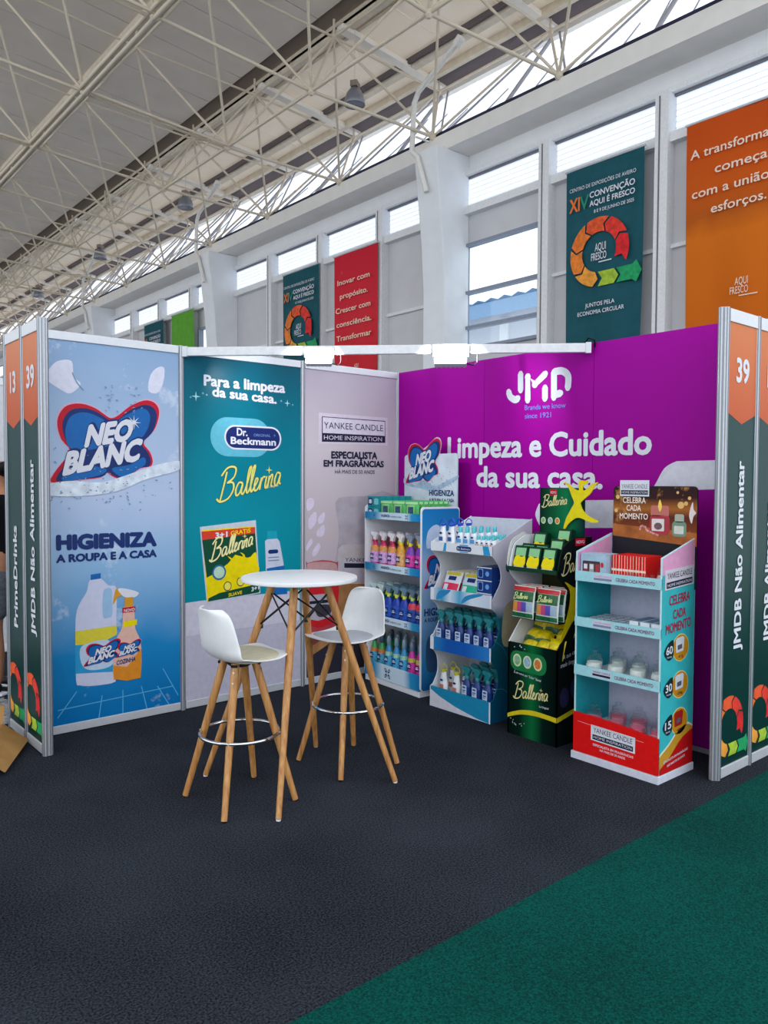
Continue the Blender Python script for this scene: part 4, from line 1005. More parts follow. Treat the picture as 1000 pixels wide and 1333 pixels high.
for i, z in enumerate(SH1):
    s_ = MB().box(.014, W1-.014, .004, D1-.012, z, z+.01).build('shelf', CB, d1)
    z0, z1 = (.048, .165) if i == 0 else (z-.0, z+.055)
    lp = MB().box(.014, W1-.014, -.006, .004, z0, z1).build('front_lip', LIP, s_)
    pl = Pl((0, -.006, 0), (1, 0, 0), (0, 0, 1)); zc = (z0+z1)/2
    def butterfly(x, zz, s):
        art('printed_mark', pl, [ell(x+sx*s*.55, zz+sz*s*.5, s*.5, s*.32, 14, sx*sz*.7) for sx in (-1, 1) for sz in (-1, 1)], NAVY, .001, lp)
        art('printed_mark', pl, [ell(x+sx*s*.6, zz+sz*s*.55, s*.22, s*.14, 10, sx*sz*.7) for sx in (-1, 1) for sz in (-1, 1)], PRINTW, .0018, lp)
    if i == 0: butterfly(.36, .105, .042)
    else:
        butterfly(.155, zc, .02); butterfly(.62, zc, .02)
        text(pl, 'HIGIENIZA', (.26, zc-.008), (.39, zc-.008), .02, NAVY, lp, off=.001, bold=.05); text(pl, 'A ROUPA E A CASA', (.4, zc-.008), (.55, zc-.008), .012, NAVY, lp, off=.001, bold=.02)
hd = MB().prism(rr(.06, 1.36, .79, 1.80, .03), Pl((0, D1-.012, 0), (1, 0, 0), (0, 0, 1)), 0, -.01).build('header', mat('#d4dbe8', .4, noise=.12, scale=7), d1)
ph = Pl((0, D1-.012, 0), (1, 0, 0), (0, 0, 1))
lb = art('logo_backing', ph, [smooth_pts([(.1, 1.6), (.08, 1.75), (.16, 1.85), (.3, 1.84), (.4, 1.87), (.52, 1.93), (.585, 1.88), (.54, 1.72), (.55, 1.58), (.3, 1.55)], 4)], mat('#d4dbe8', .4), .001, hd)
neo_logo(ph.sub(.09, 1.57, .49, .35, 0, .003), hd)
text(ph, 'HIGIENIZA', (.42, 1.475), (.755, 1.475), .045, NAVY, hd, off=.002, bold=.05); text(ph, 'A ROUPA E A CASA', (.42, 1.43), (.755, 1.43), .026, NAVY, hd, off=.002, bold=.04)
wv = smooth_pts([(.07, 1.62), (.2, 1.56), (.35, 1.6), (.5, 1.55), (.78, 1.63), (.78, 1.6), (.5, 1.51), (.3, 1.53), (.07, 1.56)], 4); art('printed_splash', ph, [wv], mat('#a8bcd4', .4, noise=.2, scale=20), .0015, hd)
dr = [ell(rnd.uniform(.08, .78), 1.6+rnd.gauss(0, .05), rnd.uniform(.003, .01), .004, 7, rnd.uniform(-1, 1)) for _ in range(50)]
art('printed_drops', ph, dr, SPD, .002, hd)
# products on display 1
pinkb, magb = mat('#d9b8dc', .35), mat('#e02874', .35)
P2 = [(spray(magb, mat('#f4f0f4', .35), busy('#d8a8e0'), busy('#e89a50'), neck=mat('#c01848', .35)), 'pink trigger spray'),
      (spray(mat('#f2a63c', .35), mat('#f0ece8', .35), busy('#f2b070'), busy('#e8a030'), neck=mat('#e8d020', .35)), 'orange trigger spray'),
      (spray(mat('#7a2aa0', .35), mat('#8a90a8', .35), busy('#d838a0'), busy('#7a38a8'), neck=mat('#e8d020', .35)), 'purple trigger spray')]
fill(F1, P2, 6, 3, .08, .128, .055, .085, .902, 'trigger spray', 'upper shelf of corner stand', 'spray bottles on the upper shelf of the corner display', pick=lambda c, r: [0, 0, 0, 1, 2, 2][c])
BG_ = mat('#d8e030', .35)
P3 = [(spray(mat('#18a0a0', .35), mat('#cfe8e8', .35), busy('#38a8a0'), mat('#0f7078', .35), neck=mat('#0f7078', .35)), 'teal trigger spray'),
      (spray(mat('#1c3fae', .3), mat('#6b90a4', .35), busy('#2456b4', .5), mat('#1c3fae', .35), neck=BG_), 'royal blue trigger spray'),
      (spray(mat('#2c3c9c', .3), mat('#5c7488', .35), busy('#2c4ca0', .5), busy('#d83c4c'), neck=mat('#b8d060', .35)), 'indigo trigger spray')]
fill(F1, P3, 7, 3, .07, .111, .055, .085, .495, 'x', 'middle shelf of corner stand', 'spray bottles on the middle shelf of the corner display', pick=lambda c, r: [0, 0, 1, 1, 1, 2, 2][c])
DC = mat('#3c5266', .35)
P4 = [(aerosol(mat('#2f9a50', .3), DC, busy('#4a9ab8', .5), NAVY, band=busy('#d87838')), 'green capped bottle'),
      (aerosol(mat('#2a88c0', .3), mat('#7c98a8', .35), busy('#48a4d4', .4), NAVY, band=busy('#9cd0b0')), 'sky blue capped bottle'),
      (aerosol(mat('#c8289c', .3), mat('#6c7c94', .35), busy('#d03c9c', .4), mat('#401c7c', .35), band=busy('#c0c048')), 'magenta capped bottle')]
fill(F1, P4, 7, 3, .075, .109, .055, .085, .095, 'x', 'bottom shelf of corner stand', 'refill bottles on the bottom shelf of the corner display', pick=lambda c, r: [0, 0, 1, 1, 1, 2, 2][c])
# top tray: teal cartons and green pouches
tb, pl = carton('teal_carton', .165, .06, .082, mat('#1f8f9a', .4), [(rr(.08, .15, .4, .85, .1), NAVY, .001), (rr(.13, .3, .35, .7, .08), PRINTW, .0015), (rr(.55, .2, .9, .8, .1), mat('#7cd0d4', .4), .001)])
first = True
for lv in range(2):
    for r in range(5):
        o = tb if first else copy_tree(tb); first = False
        F1.put(o, .105, .02+r*.064, 1.303+.083*lv)
        tag(o, 'teal carton, %s row, %s layer, on top of corner stand' % (ROWN[r], ('lower', 'upper')[lv]), 'carton', 'teal cartons on top of the corner display')
gp = pouch('green_pouch', .165, .045, .135, mat('#4fae5e', .3, noise=.25, scale=25), [((.25, .25, .8, .8), mat('#8fd080', .35), .002), ((.36, .34, .74, .7), mat('#2c4c6c', .35, noise=.6, scale=90), .004), ((.05, .84, .95, .97), mat('#a8dca0', .35), .002)])
first = True
for c in range(3):
    for r in range(7):
        o = gp if first else copy_tree(gp); first = False
        F1.put(o, .285+.178*c, .012+.048*r, 1.303)
        tag(o, 'green pouch, %s column, %s row, on top of corner stand' % (('left', 'middle', 'right')[c], ROWN[r]), 'pouch', 'green pouches on top of the corner display')

# --- display 2: white stand with four trays
F2 = Frame(-.57, -1.008, -PI/2); W2, D2 = .57, .4
d2 = empty('display_stand', (F2.x, F2.y, 0), F2.rz, 'white and blue four-tray display stand between corner stand and green display', 'display stand')
GRADS = ramp_mat('side_print_teal', [(0, '#0c4f74'), (.3, '#0e5468'), (.5, '#1c6878'), (.58, '#cfcddc'), (1, '#dcdae6')], 2, 0, 1.35, .4)
side = [(0, 0), (D2, 0), (D2, 1.335), (0, 1.165), (0, 1.10)]+smooth_pts([(.0, 1.1), (.075, 1.02), (.085, .93), (.03, .845), (0, .8)], 3, False)[1:]+[(0, .755)]+smooth_pts([(0, .755), (.06, .7), (.075, .6), (.02, .51)], 3, False)[1:]+[(0, .5), (0, .41)]+smooth_pts([(0, .41), (.055, .35), (.065, .24), (.02, .155)], 3, False)[1:]+[(0, .145)]
for x in (0, W2-.006): MB().prism(side, Pl((x, 0, 0), (0, 1, 0), (0, 0, 1)), 0, .006).build('side_panel', GRADS if x else CB, d2)
ps = Pl((W2, 0, 0), (0, 1, 0), (0, 0, 1))
sidep = art('side_print', ps, [smooth_pts([(.12, .5), (.1, .62), (.13, .76), (.22, .8), (.3, .78), (.32, .6), (.25, .5)], 3)], mat('#b9b08c', .4), .001, d2)
art('side_print', ps, [rr(.13, .99, .3, 1.055, .03)], NAVY, .0018, d2); art('side_print', ps, [quad(ps, .19, 1.055, .24, 1.09)], NAVY, .0018, d2); text(ps, 'Dr. B', (.16, 1.01), (.28, 1.01), .03, PRINTW, d2, off=.003)
art('side_print', ps, ribbon(ps, smooth_pts([(.02, .55), (.12, .48), (.2, .36), (.38, .3)], 5, False), .004)+ribbon(ps, smooth_pts([(.02, .22), (.14, .2), (.25, .05)], 5, False), .004), mat('#3c8ca0', .4), .001, d2)
MB().box(.006, W2-.006, D2-.01, D2, 0, 1.33).build('back_panel', CBB, d2)
lipm = [mat('#1f8ab4', .4), ramp_mat('lip_blue', [(0, '#2f8cc4'), (.3, '#1858b0'), (.6, '#1a5cb8'), (1, '#2f86cc')], 0, 0, .57, .4), ramp_mat('lip_wave', [(0, '#e0e6f0'), (.2, '#3f9cc8'), (.35, '#d8e6f4'), (.5, '#4aaad4'), (.7, '#dce6f2'), (1, '#c8d4e8')], 0, 0, .57, .4), CB]
TR = [(.05, 0, .143), (.405, .407, .498), (.755, .757, .843), (1.102, 1.104, 1.165)]
for i, (zf, z0, z1) in enumerate(TR):
    s_ = MB().box(.006, W2-.006, .004, D2-.01, zf, zf+.008).build('tray', CB, d2)
    lp = MB().box(.0, W2, -.006, .004, z0, z1).build('front_lip', lipm[i], s_); pl = Pl((0, -.006, 0), (1, 0, 0), (0, 0, 1))
    art('lip_edge', pl, [quad(pl, W2-.012, z0, W2, z1), quad(pl, 0, z0, .035 if i in (1, 2) else .008, z1)], CB, .0006, lp)
    if i == 0:
        art('printed_wave', pl, [[(.0, .002), (W2-.012, .002), (.44, .012), (.25, .045), (.1, .085), (0, .125)]], mat('#d8d6e2', .4), .0012, lp)
    if i == 3:
        art('printed_logo', pl, [rr(.25, 1.118, .39, 1.15, .016)], NAVY, .0008, lp); text(pl, 'Dr. Beckmann', (.26, 1.127), (.38, 1.127), .014, PRINTW, lp, off=.0016)
        art('printed_logo', pl, [quad(pl, .28, 1.152, .36, 1.16), quad(pl, .28, 1.107, .36, 1.114), [(.12, 1.105), (.15, 1.105), (.155, 1.164), (.135, 1.164)], [(.5, 1.105), (.56, 1.105), (.54, 1.164), (.49, 1.164)]], CYAN, .0006, lp)
    if i == 2:
        art('printed_wave', pl, [smooth_pts([(.06, .76), (.15, .8), (.2, .84), (.16, .84), (.08, .82)], 3), smooth_pts([(.3, .76), (.38, .8), (.5, .84), (.42, .84), (.33, .81)], 3)], mat('#2a8cc4', .4), .0006, lp)
SB = mat('#14367e', .3); SH = mat('#1f7f86', .35)
P5 = [(spray(SB, SH, SB, None, h=.27, w=.036, d=.028, neck=SH), 'navy teal-headed spray')]
for p, _ in P5:
    pl = Pl((0, -.031, 0), (1, 0, 0), (0, 0, 1)); art('paper_label', pl, [rr(-.023, .05, .023, .145, .005)], mat('#c8d6ea', .4), .0015, p); art('label_mark', pl, [ell(0, .13, .016, .007, 12), quad(pl, -.016, .105, .014, .113), quad(pl, -.016, .094, .004, .099), quad(pl, -.017, .06, .017, .082)], busy('#2c4c90', .5), .0028, p)
fill(F2, P5, 6, 3, .06, .09, .05, .09, .413, 'x', 'third tray of white display', 'navy spray bottles on the third tray')
P6 = [copy_tree(P5[0][0])]
for c in range(3):
    for r in range(3):
        o = P6[0] if (c, r) == (0, 0) else copy_tree(P5[0][0])
        F2.put(o, .31+.095*c, .05+.09*r, .058, random.uniform(-.06, .06))
        tag(o, 'navy teal-headed spray, %s from left, %s row, bottom tray' % (ORD[c], ROWN[r]), 'bottle', 'navy spray bottles on the bottom tray')
hb = hookbottle(mat('#c8c23c', .35), mat('#c87c68', .4), .235, NAVY, .036, .024)
for c in range(2):
    for r in range(2):
        o = hb if (c, r) == (0, 0) else copy_tree(hb)
        F2.put(o, .085+.125*c, .05+.09*r, .058)
        tag(o, 'white bottle with olive ring cap, %s from left, %s row' % (ORD[c], ROWN[r]), 'bottle', 'white bottles with ring caps on the bottom tray')
hb2 = hookbottle(mat('#1c4fc0', .3), mat('#3c5c9c', .4), .205)
for c in range(2):
    for r in range(3):
        o = hb2 if (c, r) == (0, 0) else copy_tree(hb2)
        F2.put(o, .07+.085*c, .045+.085*r, 1.11)
        tag(o, 'white bottle with blue ring cap, %s from left, %s row' % (ORD[c], ROWN[r]), 'bottle', 'white bottles with blue ring caps on the top tray')
cbt = capbottle(mat('#e4ecf4', .35), mat('#4cc0c8', .35), mat('#5c9cd0', .4), .165)
for c in range(3):
    for r in range(4):
        o = cbt if (c, r) == (0, 0) else copy_tree(cbt)
        F2.put(o, .235+.062*c, .05+.07*r, 1.11)
        tag(o, 'white turquoise-capped bottle, %s from left, %s row, top tray' % (ORD[c], ROWN[r]), 'bottle', 'bottles with turquoise caps on the top tray')
cbt2 = capbottle(mat('#eceef4', .35), mat('#58c4cc', .35), mat('#d0a090', .4), .115, .022, .016)
for c in range(4):
    for r in range(4):
        o = cbt2 if (c, r) == (0, 0) else copy_tree(cbt2)
        F2.put(o, .408+.043*c if c < 4 else 0, .045+.07*r, 1.11)
        tag(o, 'small turquoise-capped bottle, %s from left, %s row, top tray right' % (ORD[c], ROWN[r]), 'bottle', 'small bottles at the right of the top tray')
pp = pouch('pink_pouch', .165, .035, .21, mat('#dfe0ea', .35), [((.04, .28, .96, .58), mat('#e01c54', .35), .002), ((.3, .68, .75, .82), NAVY, .002), ((.1, .86, .9, .97), mat('#d8c428', .35), .002), ((.15, .34, .42, .53), PRINTW, .003)])
gp2 = pouch('green_white_pouch', .165, .035, .21, mat('#d4e0ec', .35), [((.04, .28, .96, .58), mat('#10b08c', .35), .002), ((.3, .68, .75, .82), NAVY, .002), ((.1, .86, .9, .97), mat('#d8c428', .35), .002), ((.15, .34, .42, .53), PRINTW, .003)])
for base, x, nm_ in ((pp, .12, 'pink'), (gp2, .30, 'green')):
    for r in range(5):
        o = base if r == 0 else copy_tree(base)
        F2.put(o, x, .02+.05*r, .768, 0, 0); o.rotation_euler = Matrix.Rotation(F2.rz, 4, 'Z').to_3x3().__matmul__(Matrix.Rotation(-.42, 3, 'X')).to_euler()
        tag(o, 'white and %s laundry sachet leaning back, %s row of second tray' % (nm_, ROWN[r]), 'sachet', 'laundry sachets on the second tray')
nbx, pl = carton('navy_carton', .13, .07, .085, mat('#1b3a80', .4), [(rr(.06, .15, .42, .85, .08), mat('#8cb0e0', .4), .001), (rr(.1, .2, .38, .8, .1), NAVY, .0015), (ell(.7, .5, .13, .2), mat('#6ca4e0', .4), .001), (quad(None, 0, .92, 1, 1), PRINTW, .001)])
k = 0
for lv in range(3):
    for r in range(3):
        o = nbx if k == 0 else copy_tree(nbx); k += 1
        F2.put(o, .475, .03+.075*r, .764+.086*lv)
        tag(o, 'navy carton with pale sun mark, %s row, %s layer, second tray' % (ROWN[r], ('lower', 'middle', 'upper')[lv]), 'carton', 'navy cartons on the second tray')

# --- display 3: dark green stand with the yellow dancer
F3 = Frame(-.61, -1.755, -PI/2); W3, D3 = .38, .33
d3 = empty('display_stand', (F3.x, F3.y, 0), F3.rz, 'dark green display stand topped by a yellow dancer figure', 'display stand')
DG = ramp_mat('green_print', [(0, '#03100e'), (.25, '#052219'), (.5, '#0e6a3a'), (.72, '#05201a'), (1, '#020c0c')], 0, 0, .38, .35); DGS = mat('#04120f', .4, noise=.2)
pf3 = Pl((0, 0, 0), (1, 0, 0), (0, 0, 1)); ps3 = Pl((W3, 0, 0), (0, 1, 0), (0, 0, 1))
MB().box(0, W3, 0, .008, 0, .583).build('front_panel', DG, d3)
side = [(0, 0), (D3, 0), (D3, 1.25), (.15, 1.25)]+smooth_pts([(.15, 1.25), (.05, 1.2), (.012, 1.12), (.0, 1.03), (.05, .97)], 4, False)[1:]+smooth_pts([(.1, .93), (.08, .8), (.12, .72)], 4, False)+[(.0, .583)]
for x, mm in ((0, CB), (W3-.008, DGS)): MB().prism(side, Pl((x, 0, 0), (0, 1, 0), (0, 0, 1)), 0, .008).build('side_panel', mm, d3)
art('side_print', Pl((0, 0, 0), (0, -1, 0), (0, 0, 1)), [[(-a, b_) for a, b_ in side][::-1]], DGS, .001, d3)
MB().box(.008, W3-.008, D3-.01, D3, 0, 1.25).build('back_panel', mat('#3c3a1c', .5), d3)
fp = art('front_print', pf3, [rr(.02, .41, .30, .535, .05)], mat('#1a7a44', .4), .001, d3)
for x, h1 in ((.075, '#8cb890'), (.155, '#9cbcd4'), (.235, '#e08440')):
    art('printed_seal', pf3, [ell(x, .475, .033, .04)], mat('#d8e4b0', .4), .002, fp); art('printed_seal', pf3, [ell(x, .475, .024, .03)], mat(h1, .4, noise=.3, scale=60), .0028, fp)
text(pf3, 'É um novo ser "Líder" Santé', (.05, .392), (.26, .372), .015, PRINTW, fp, off=.002, bold=.01, shear=.2)
script_word(pf3, (.05, .235), (.31, .262), .105, mat('#e8dc9c', .4), fp, .002, .3)
text(pf3, 'La Original', (.25, .215), (.32, .217), .012, PRINTW, fp, off=.002)
sw = smooth_pts([(.0, .125), (.1, .165), (.2, .183), (.3, .182), (.379, .178)], 4, False); sw2 = smooth_pts([(.379, .148), (.3, .153), (.2, .152), (.1, .137), (0, .1)], 4, False)
art('printed_swoosh', pf3, [sw+sw2], mat('#dcc820', .4), .0015, fp)
art('printed_swoosh', ps3, [[(0, .178), (.15, .205), (D3, .22), (D3, .195), (.15, .175), (0, .148)]], mat('#dcc820', .4), .0015, fp)
art('printed_stars', pf3, [ell(rnd.uniform(.02, .15), rnd.uniform(.06, .1), .003, .003, 6) for _ in range(14)]+[ell(rnd.uniform(.05, .16), rnd.uniform(.55, .575), .0035, .0035, 6) for _ in range(8)], PRINTW, .0015, fp)
art('printed_seal', ps3, [ell(.07, .29, .045, .06)], mat('#2c2850', .4, noise=.3, scale=60), .0015, fp); art('printed_seal', ps3, [ell(.17, .33, .04, .06)], mat('#20304c', .4, noise=.3, scale=60), .0015, fp)
text(ps3, 'A tua casa', (.05, .52), (.2, .55), .028, PRINTW, fp, off=.0015, shear=.2, bold=-.01); text(ps3, 'mais limpa', (.03, .475), (.18, .49), .028, PRINTW, fp, off=.0015, shear=.2, bold=-.01)
art('printed_dancer', ps3, [smooth_pts([(.06, .99), (.11, .93), (.1, .82), (.02, .62), (.14, .74), (.19, .76), (.2, .93), (.15, .95)], 4)], mat('#e4cc10', .4), .0015, d3)
art('printed_badge', ps3, [quad(ps3, .16, 1.2, .26, 1.245)], RED, .0015, d3); text(ps3, 'NOVO', (.17, 1.213), (.25, 1.213), .02, PRINTW, d3, off=.0022)
script_word(ps3, (.03, 1.03), (.32, 1.07), .12, mat('#e8dc9c', .4), d3, .0022, .3)
for z, nm_ in ((1.04, 'shelf'), (.735, 'shelf'), (.4, 'shelf')):
    s_ = MB().box(.008, W3-.008, .02 if z < 1 else 0, D3-.01, z, z+.008).build('shelf', DGS, d3)
    if z > 1: MB().box(-.01, W3, -.02, -.012, 1.035, 1.06).build('shelf_lip', mat('#0a3a26', .4), s_)
# curved pale left wing of the top shelf
MB().prism(smooth_pts([(.0, 1.04), (.02, 1.2), (.1, 1.25), (.17, 1.25), (.17, 1.04)], 4), Pl((-.012, 0, 0), (0, 1, 0), (0, 0, 1)), 0, .006).build('side_wing', mat('#d8d8d8', .5), d3)
hd = MB().prism(rr(.03, 1.2, .37, 1.55, .012), Pl((0, .26, 0), (1, 0, 0), (0, 0, 1)), 0, -.01).build('header', ramp_mat('head_print', [(0, '#06201a'), (.35, '#0a5a36'), (.6, '#0d7a4c'), (1, '#06282a')], 0, .03, .37, .35), d3)
ph = Pl((0, .26, 0), (1, 0, 0), (0, 0, 1))
script_word(ph, (.05, 1.425), (.24, 1.445), .075, mat('#e8dc9c', .4), hd, .002, .32)
art('printed_badge', ph, [quad(ph, .11, 1.5, .165, 1.54)], RED, .001, hd); text(ph, 'NOVO', (.115, 1.512), (.16, 1.512), .016, PRINTW, hd, off=.0018)
for x, h1 in ((.06, '#8cb890'), (.115, '#9cbcd4'), (.17, '#e08440')):
    art('printed_seal', ph, [ell(x, 1.34, .019, .022)], mat('#d8e4b0', .4), .001, hd); art('printed_seal', ph, [ell(x, 1.34, .013, .016)], mat(h1, .4, noise=.3, scale=60), .0018, hd)
pd = Pl((0, .246, 0), (1, 0, 0), (0, 0, 1)); qd = lambda L: [(.222+(x-600)*.00077, 1.275+(465-y)*.00078) for x, y in L]
fig = smooth_pts(qd([(605, 70), (650, 78), (700, 112), (735, 128), (758, 128), (752, 100), (752, 70), (775, 52), (805, 56), (838, 55), (830, 78), (800, 90), (792, 118), (800, 132), (830, 120), (880, 80), (935, 68), (900, 100), (870, 150), (820, 190), (778, 225), (775, 240), (800, 290), (860, 335), (945, 368), (900, 380), (850, 372), (790, 352), (740, 348), (690, 375), (650, 410), (610, 465), (615, 420), (640, 350), (690, 270), (712, 228), (690, 180), (660, 115), (630, 85)]), 3)
MB().prism(fig, pd, 0, .006).build('dancer_cutout', mat('#ecd810', .4), d3)
# products on display 3
sx_, pl = carton('sponge_carton', .1, .045, .145, mat('#0a3324', .4), [(quad(None, .08, .05, .92, .95), mat('#0d4a30', .4), .0005), (quad(None, .1, .55, .9, .9), mat('#8cc890', .4), .001), (smooth_pts([(.1, .12), (.1, .45), (.3, .58), (.6, .5), (.9, .54), (.9, .12)], 3), YELLOW, .0018), (quad(None, .1, .04, .9, .1), PRINTW, .001)])
k = 0
for (x, y_, z_, lb_) in ((.065, .0, 1.05, 'front left'), (.17, .0, 1.05, 'front middle'), (.285, .0, 1.05, 'front right'), (.065, .07, 1.06, 'second row left'), (.17, .07, 1.06, 'second row middle'), (.285, .07, 1.1, 'second row right'), (.1, .14, 1.13, 'rear left, raised'), (.285, .14, 1.16, 'rear right, topmost')):
    o = sx_ if k == 0 else copy_tree(sx_); k += 1
    F3.put(o, x, y_+.01, z_-.002); o.rotation_euler = (Matrix.Rotation(F3.rz, 3, 'Z')@Matrix.Rotation(-.25, 3, 'X')).to_euler()
    tag(o, 'green and yellow sponge carton, %s, top shelf of green display' % lb_, 'carton', 'sponge cartons on the green display')
bg_ = pouch('sponge_bag', .17, .05, .2, mat('#dce4dc', .25), [((.02, .84, .98, .97), mat('#c81c24', .3), .002), ((.04, .52, .96, .83), mat('#12602e', .35, noise=.4, scale=40), .002), ((.05, .2, .3, .5), mat('#e8963c', .35), .002), ((.3, .2, .5, .5), mat('#c84878', .35), .002), ((.5, .2, .72, .5), mat('#5a4cb0', .35), .002), ((.72, .2, .95, .5), mat('#9cb4cc', .35), .002), ((.03, .03, .97, .16), mat('#1c6a3c', .35, noise=.5, scale=50), .002)])
script_word(Pl((-.06, -.004, .115), (1, 0, 0), (0, 0, 1)), (0, 0), (.11, .006), .04, mat('#e0e8a0', .4), bg_, .002, .4)
for k, (x, y_, s_) in enumerate(((.1, -.01, 'left bag in front'), (.285, -.01, 'right bag in front'), (.1, .05, 'left bag behind'), (.285, .05, 'right bag behind'), (.1, .11, 'left bag at the back'), (.285, .11, 'right bag at the back'))):
    o = bg_ if k == 0 else copy_tree(bg_)
    F3.put(o, x, y_, .744); o.rotation_euler = (Matrix.Rotation(F3.rz, 3, 'Z')@Matrix.Rotation(-.12, 3, 'X')).to_euler()
    tag(o, 'multicoloured cloth pack with red top, %s on the middle shelf' % s_, 'pack', 'multicoloured packs on the green display')
yb = pouch('scourer_bag', .13, .085, .12, mat('#f0d010', .3, noise=.3, scale=35, bump=.5), [((.05, .02, .95, .3), mat('#1c5a34', .35, noise=.5, scale=70), .003)])
k = 0
for r, (y_, z_) in enumerate(((.0, .525), (.075, .59), (.15, .65), (.0, .41), (.09, .41), (.18, .41))):
    for c in range(3):
        o = yb if k == 0 else copy_tree(yb); k += 1
        F3.put(o, .075+.115*c+random.uniform(-.01, .01), y_+.015, z_+random.uniform(-.006, .006)); o.rotation_euler = (Matrix.Rotation(F3.rz+random.uniform(-.6, .6), 3, 'Z')@Matrix.Rotation(-.55+random.uniform(-.3, .3), 3, 'X')).to_euler()
        tag(o, 'yellow scourer bag, %s from left in the %s of the bin' % (ORD[c], ('top front row', 'top middle row', 'top rear row', 'bottom front row', 'bottom middle row', 'bottom rear row')[r]), 'bag', 'yellow scourer bags in the green display bin')

# --- display 4: red and turquoise candle stand
F4 = Frame(-.66, -2.295, -PI/2); W4, D4 = .535, .345
d4 = empty('display_stand', (F4.x, F4.y, 0), F4.rz, 'red and turquoise candle display stand at the right', 'display stand')
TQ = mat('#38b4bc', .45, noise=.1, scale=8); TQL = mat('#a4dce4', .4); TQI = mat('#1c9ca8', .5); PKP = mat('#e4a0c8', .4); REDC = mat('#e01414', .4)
MB().box(-.012, W4+.006, -.012, D4+.01, 0, .042).build('plinth', mat('#d4d6e4', .5), d4, bevel=.003)
side = [(0, .042), (D4, .042), (D4, 1.285), (0, 1.192)]
for x in (0, W4-.008): MB().prism(side, Pl((x, 0, 0), (0, 1, 0), (0, 0, 1)), 0, .008).build('side_panel', mat('#c8e8ee', .4), d4)
ps4 = Pl((W4, 0, 0), (0, 1, 0), (0, 0, 1)); ps4i = Pl((.0085, 0, 0), (0, -1, 0), (0, 0, 1))
def sp_(L, m_, off): art('side_print', ps4, [L], m_, off, sp0)
sp0 = art('side_print', ps4, [[(.004, .13), (D4-.004, .2), (D4-.004, 1.115), (.004, 1.1)]], TQ, .0008, d4)
sp_([(.004, 1.1), (D4-.004, 1.115), (D4-.004, 1.28), (.004, 1.188)], PKP, .0008)
gc = smooth_pts([(.004, .155), (.1, .2), (.2, .265), (.28, .28), (D4-.004, .255)], 4, False)
sp_(gc+[(D4-.004, .05), (.004, .05)], mat('#e8e4d0', .4), .0016); sp_([(a, b_-.012) for a, b_ in gc]+[(D4-.004, .05), (.004, .05)], GOLD, .0024)
sp_(smooth_pts([(.004, .075), (.1, .12), (.22, .2), (D4-.004, .235)], 4, False)+[(D4-.004, .045), (.004, .045)], mat('#c01418', .4), .0032)
text(ps4, 'ESPECIALISTA EM FRAGRÂNCIAS', (.04, .1), (.29, .125), .013, PRINTW, sp0, off=.004); text(ps4, 'HÁ MAIS DE 50 ANOS', (.08, .075), (.26, .095), .013, PRINTW, sp0, off=.004)
sp_([(.03, 1.02), (.325, 1.035), (.325, 1.14), (.03, 1.125)], mat('#d4ccd8', .4), .0016); sp_([(.045, 1.028), (.31, 1.043), (.31, 1.075), (.045, 1.06)], INK, .0024)
text(ps4, 'YANKEE CANDLE', (.05, 1.078), (.305, 1.09), .032, INK, sp0, off=.0024, bold=-.01); text(ps4, 'HOME INSPIRATION', (.055, 1.036), (.3, 1.05), .016, PRINTW, sp0, off=.0032, bold=0)
CR = mat('#b02048', .4)
text(ps4, 'CELEBRA', (.075, .935), (.285, .95), .052, CR, sp0, bold=.03); text(ps4, 'CADA', (.115, .86), (.245, .868), .05, CR, sp0, bold=.03); text(ps4, 'MOMENTO', (.045, .785), (.3, .805), .052, CR, sp0, bold=.03)
for zc, num, mm, gr in ((.70, '60', mat('#d8dce0', .35), '411g'), (.50, '30', mat('#d8dce8', .35), '104g'), (.30, '15', mat('#a82018', .35), '49g')):
    sp_(ell(.2, zc, .085, .075), mat('#e8dca0', .4), .0016); sp_(ell(.2, zc, .08, .07), mat('#c88a1c', .4), .0024)
    sp_(smooth_pts([(.03, zc-.01), (.07, zc+.035), (.12, zc+.05), (.125, zc), (.12, zc-.04), (.075, zc-.055)], 3), mat('#102c34', .4), .0032)
    text(ps4, num, (.05, zc-.025), (.115, zc-.02), .042, PRINTW, sp0, off=.004, bold=.03); text(ps4, 'horas', (.06, zc-.042), (.105, zc-.04), .01, PRINTW, sp0, off=.004)
    sp_([(.15, zc-.025), (.225, zc-.02), (.235, zc+.05), (.22, zc+.06), (.16, zc+.055), (.145, zc+.045)], mm, .0036); sp_([(.165, zc-.01), (.21, zc-.005), (.21, zc+.02), (.165, zc+.015)], mat('#5c5868', .4, noise=.3, scale=80), .0044)
    text(ps4, gr, (.175, zc-.055), (.225, zc-.052), .016, INK, sp0, off=.0032)
MB().box(.008, W4-.008, D4-.01, D4, .042, 1.1).build('back_panel', mat('#c4c6dc', .5), d4)
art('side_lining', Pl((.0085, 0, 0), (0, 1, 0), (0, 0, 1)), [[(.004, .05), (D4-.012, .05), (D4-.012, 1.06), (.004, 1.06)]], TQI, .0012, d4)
art('side_lining', Pl((.0085, 0, 0), (0, 1, 0), (0, 0, 1)), [[(.004, 1.06), (D4-.012, 1.06), (D4-.012, 1.27), (.004, 1.185)]], PKP, .0012, d4)
LP4 = [(.03, .045, .272), (.487, .488, .545), (.765, .768, .82), (1.025, 1.026, 1.083)]
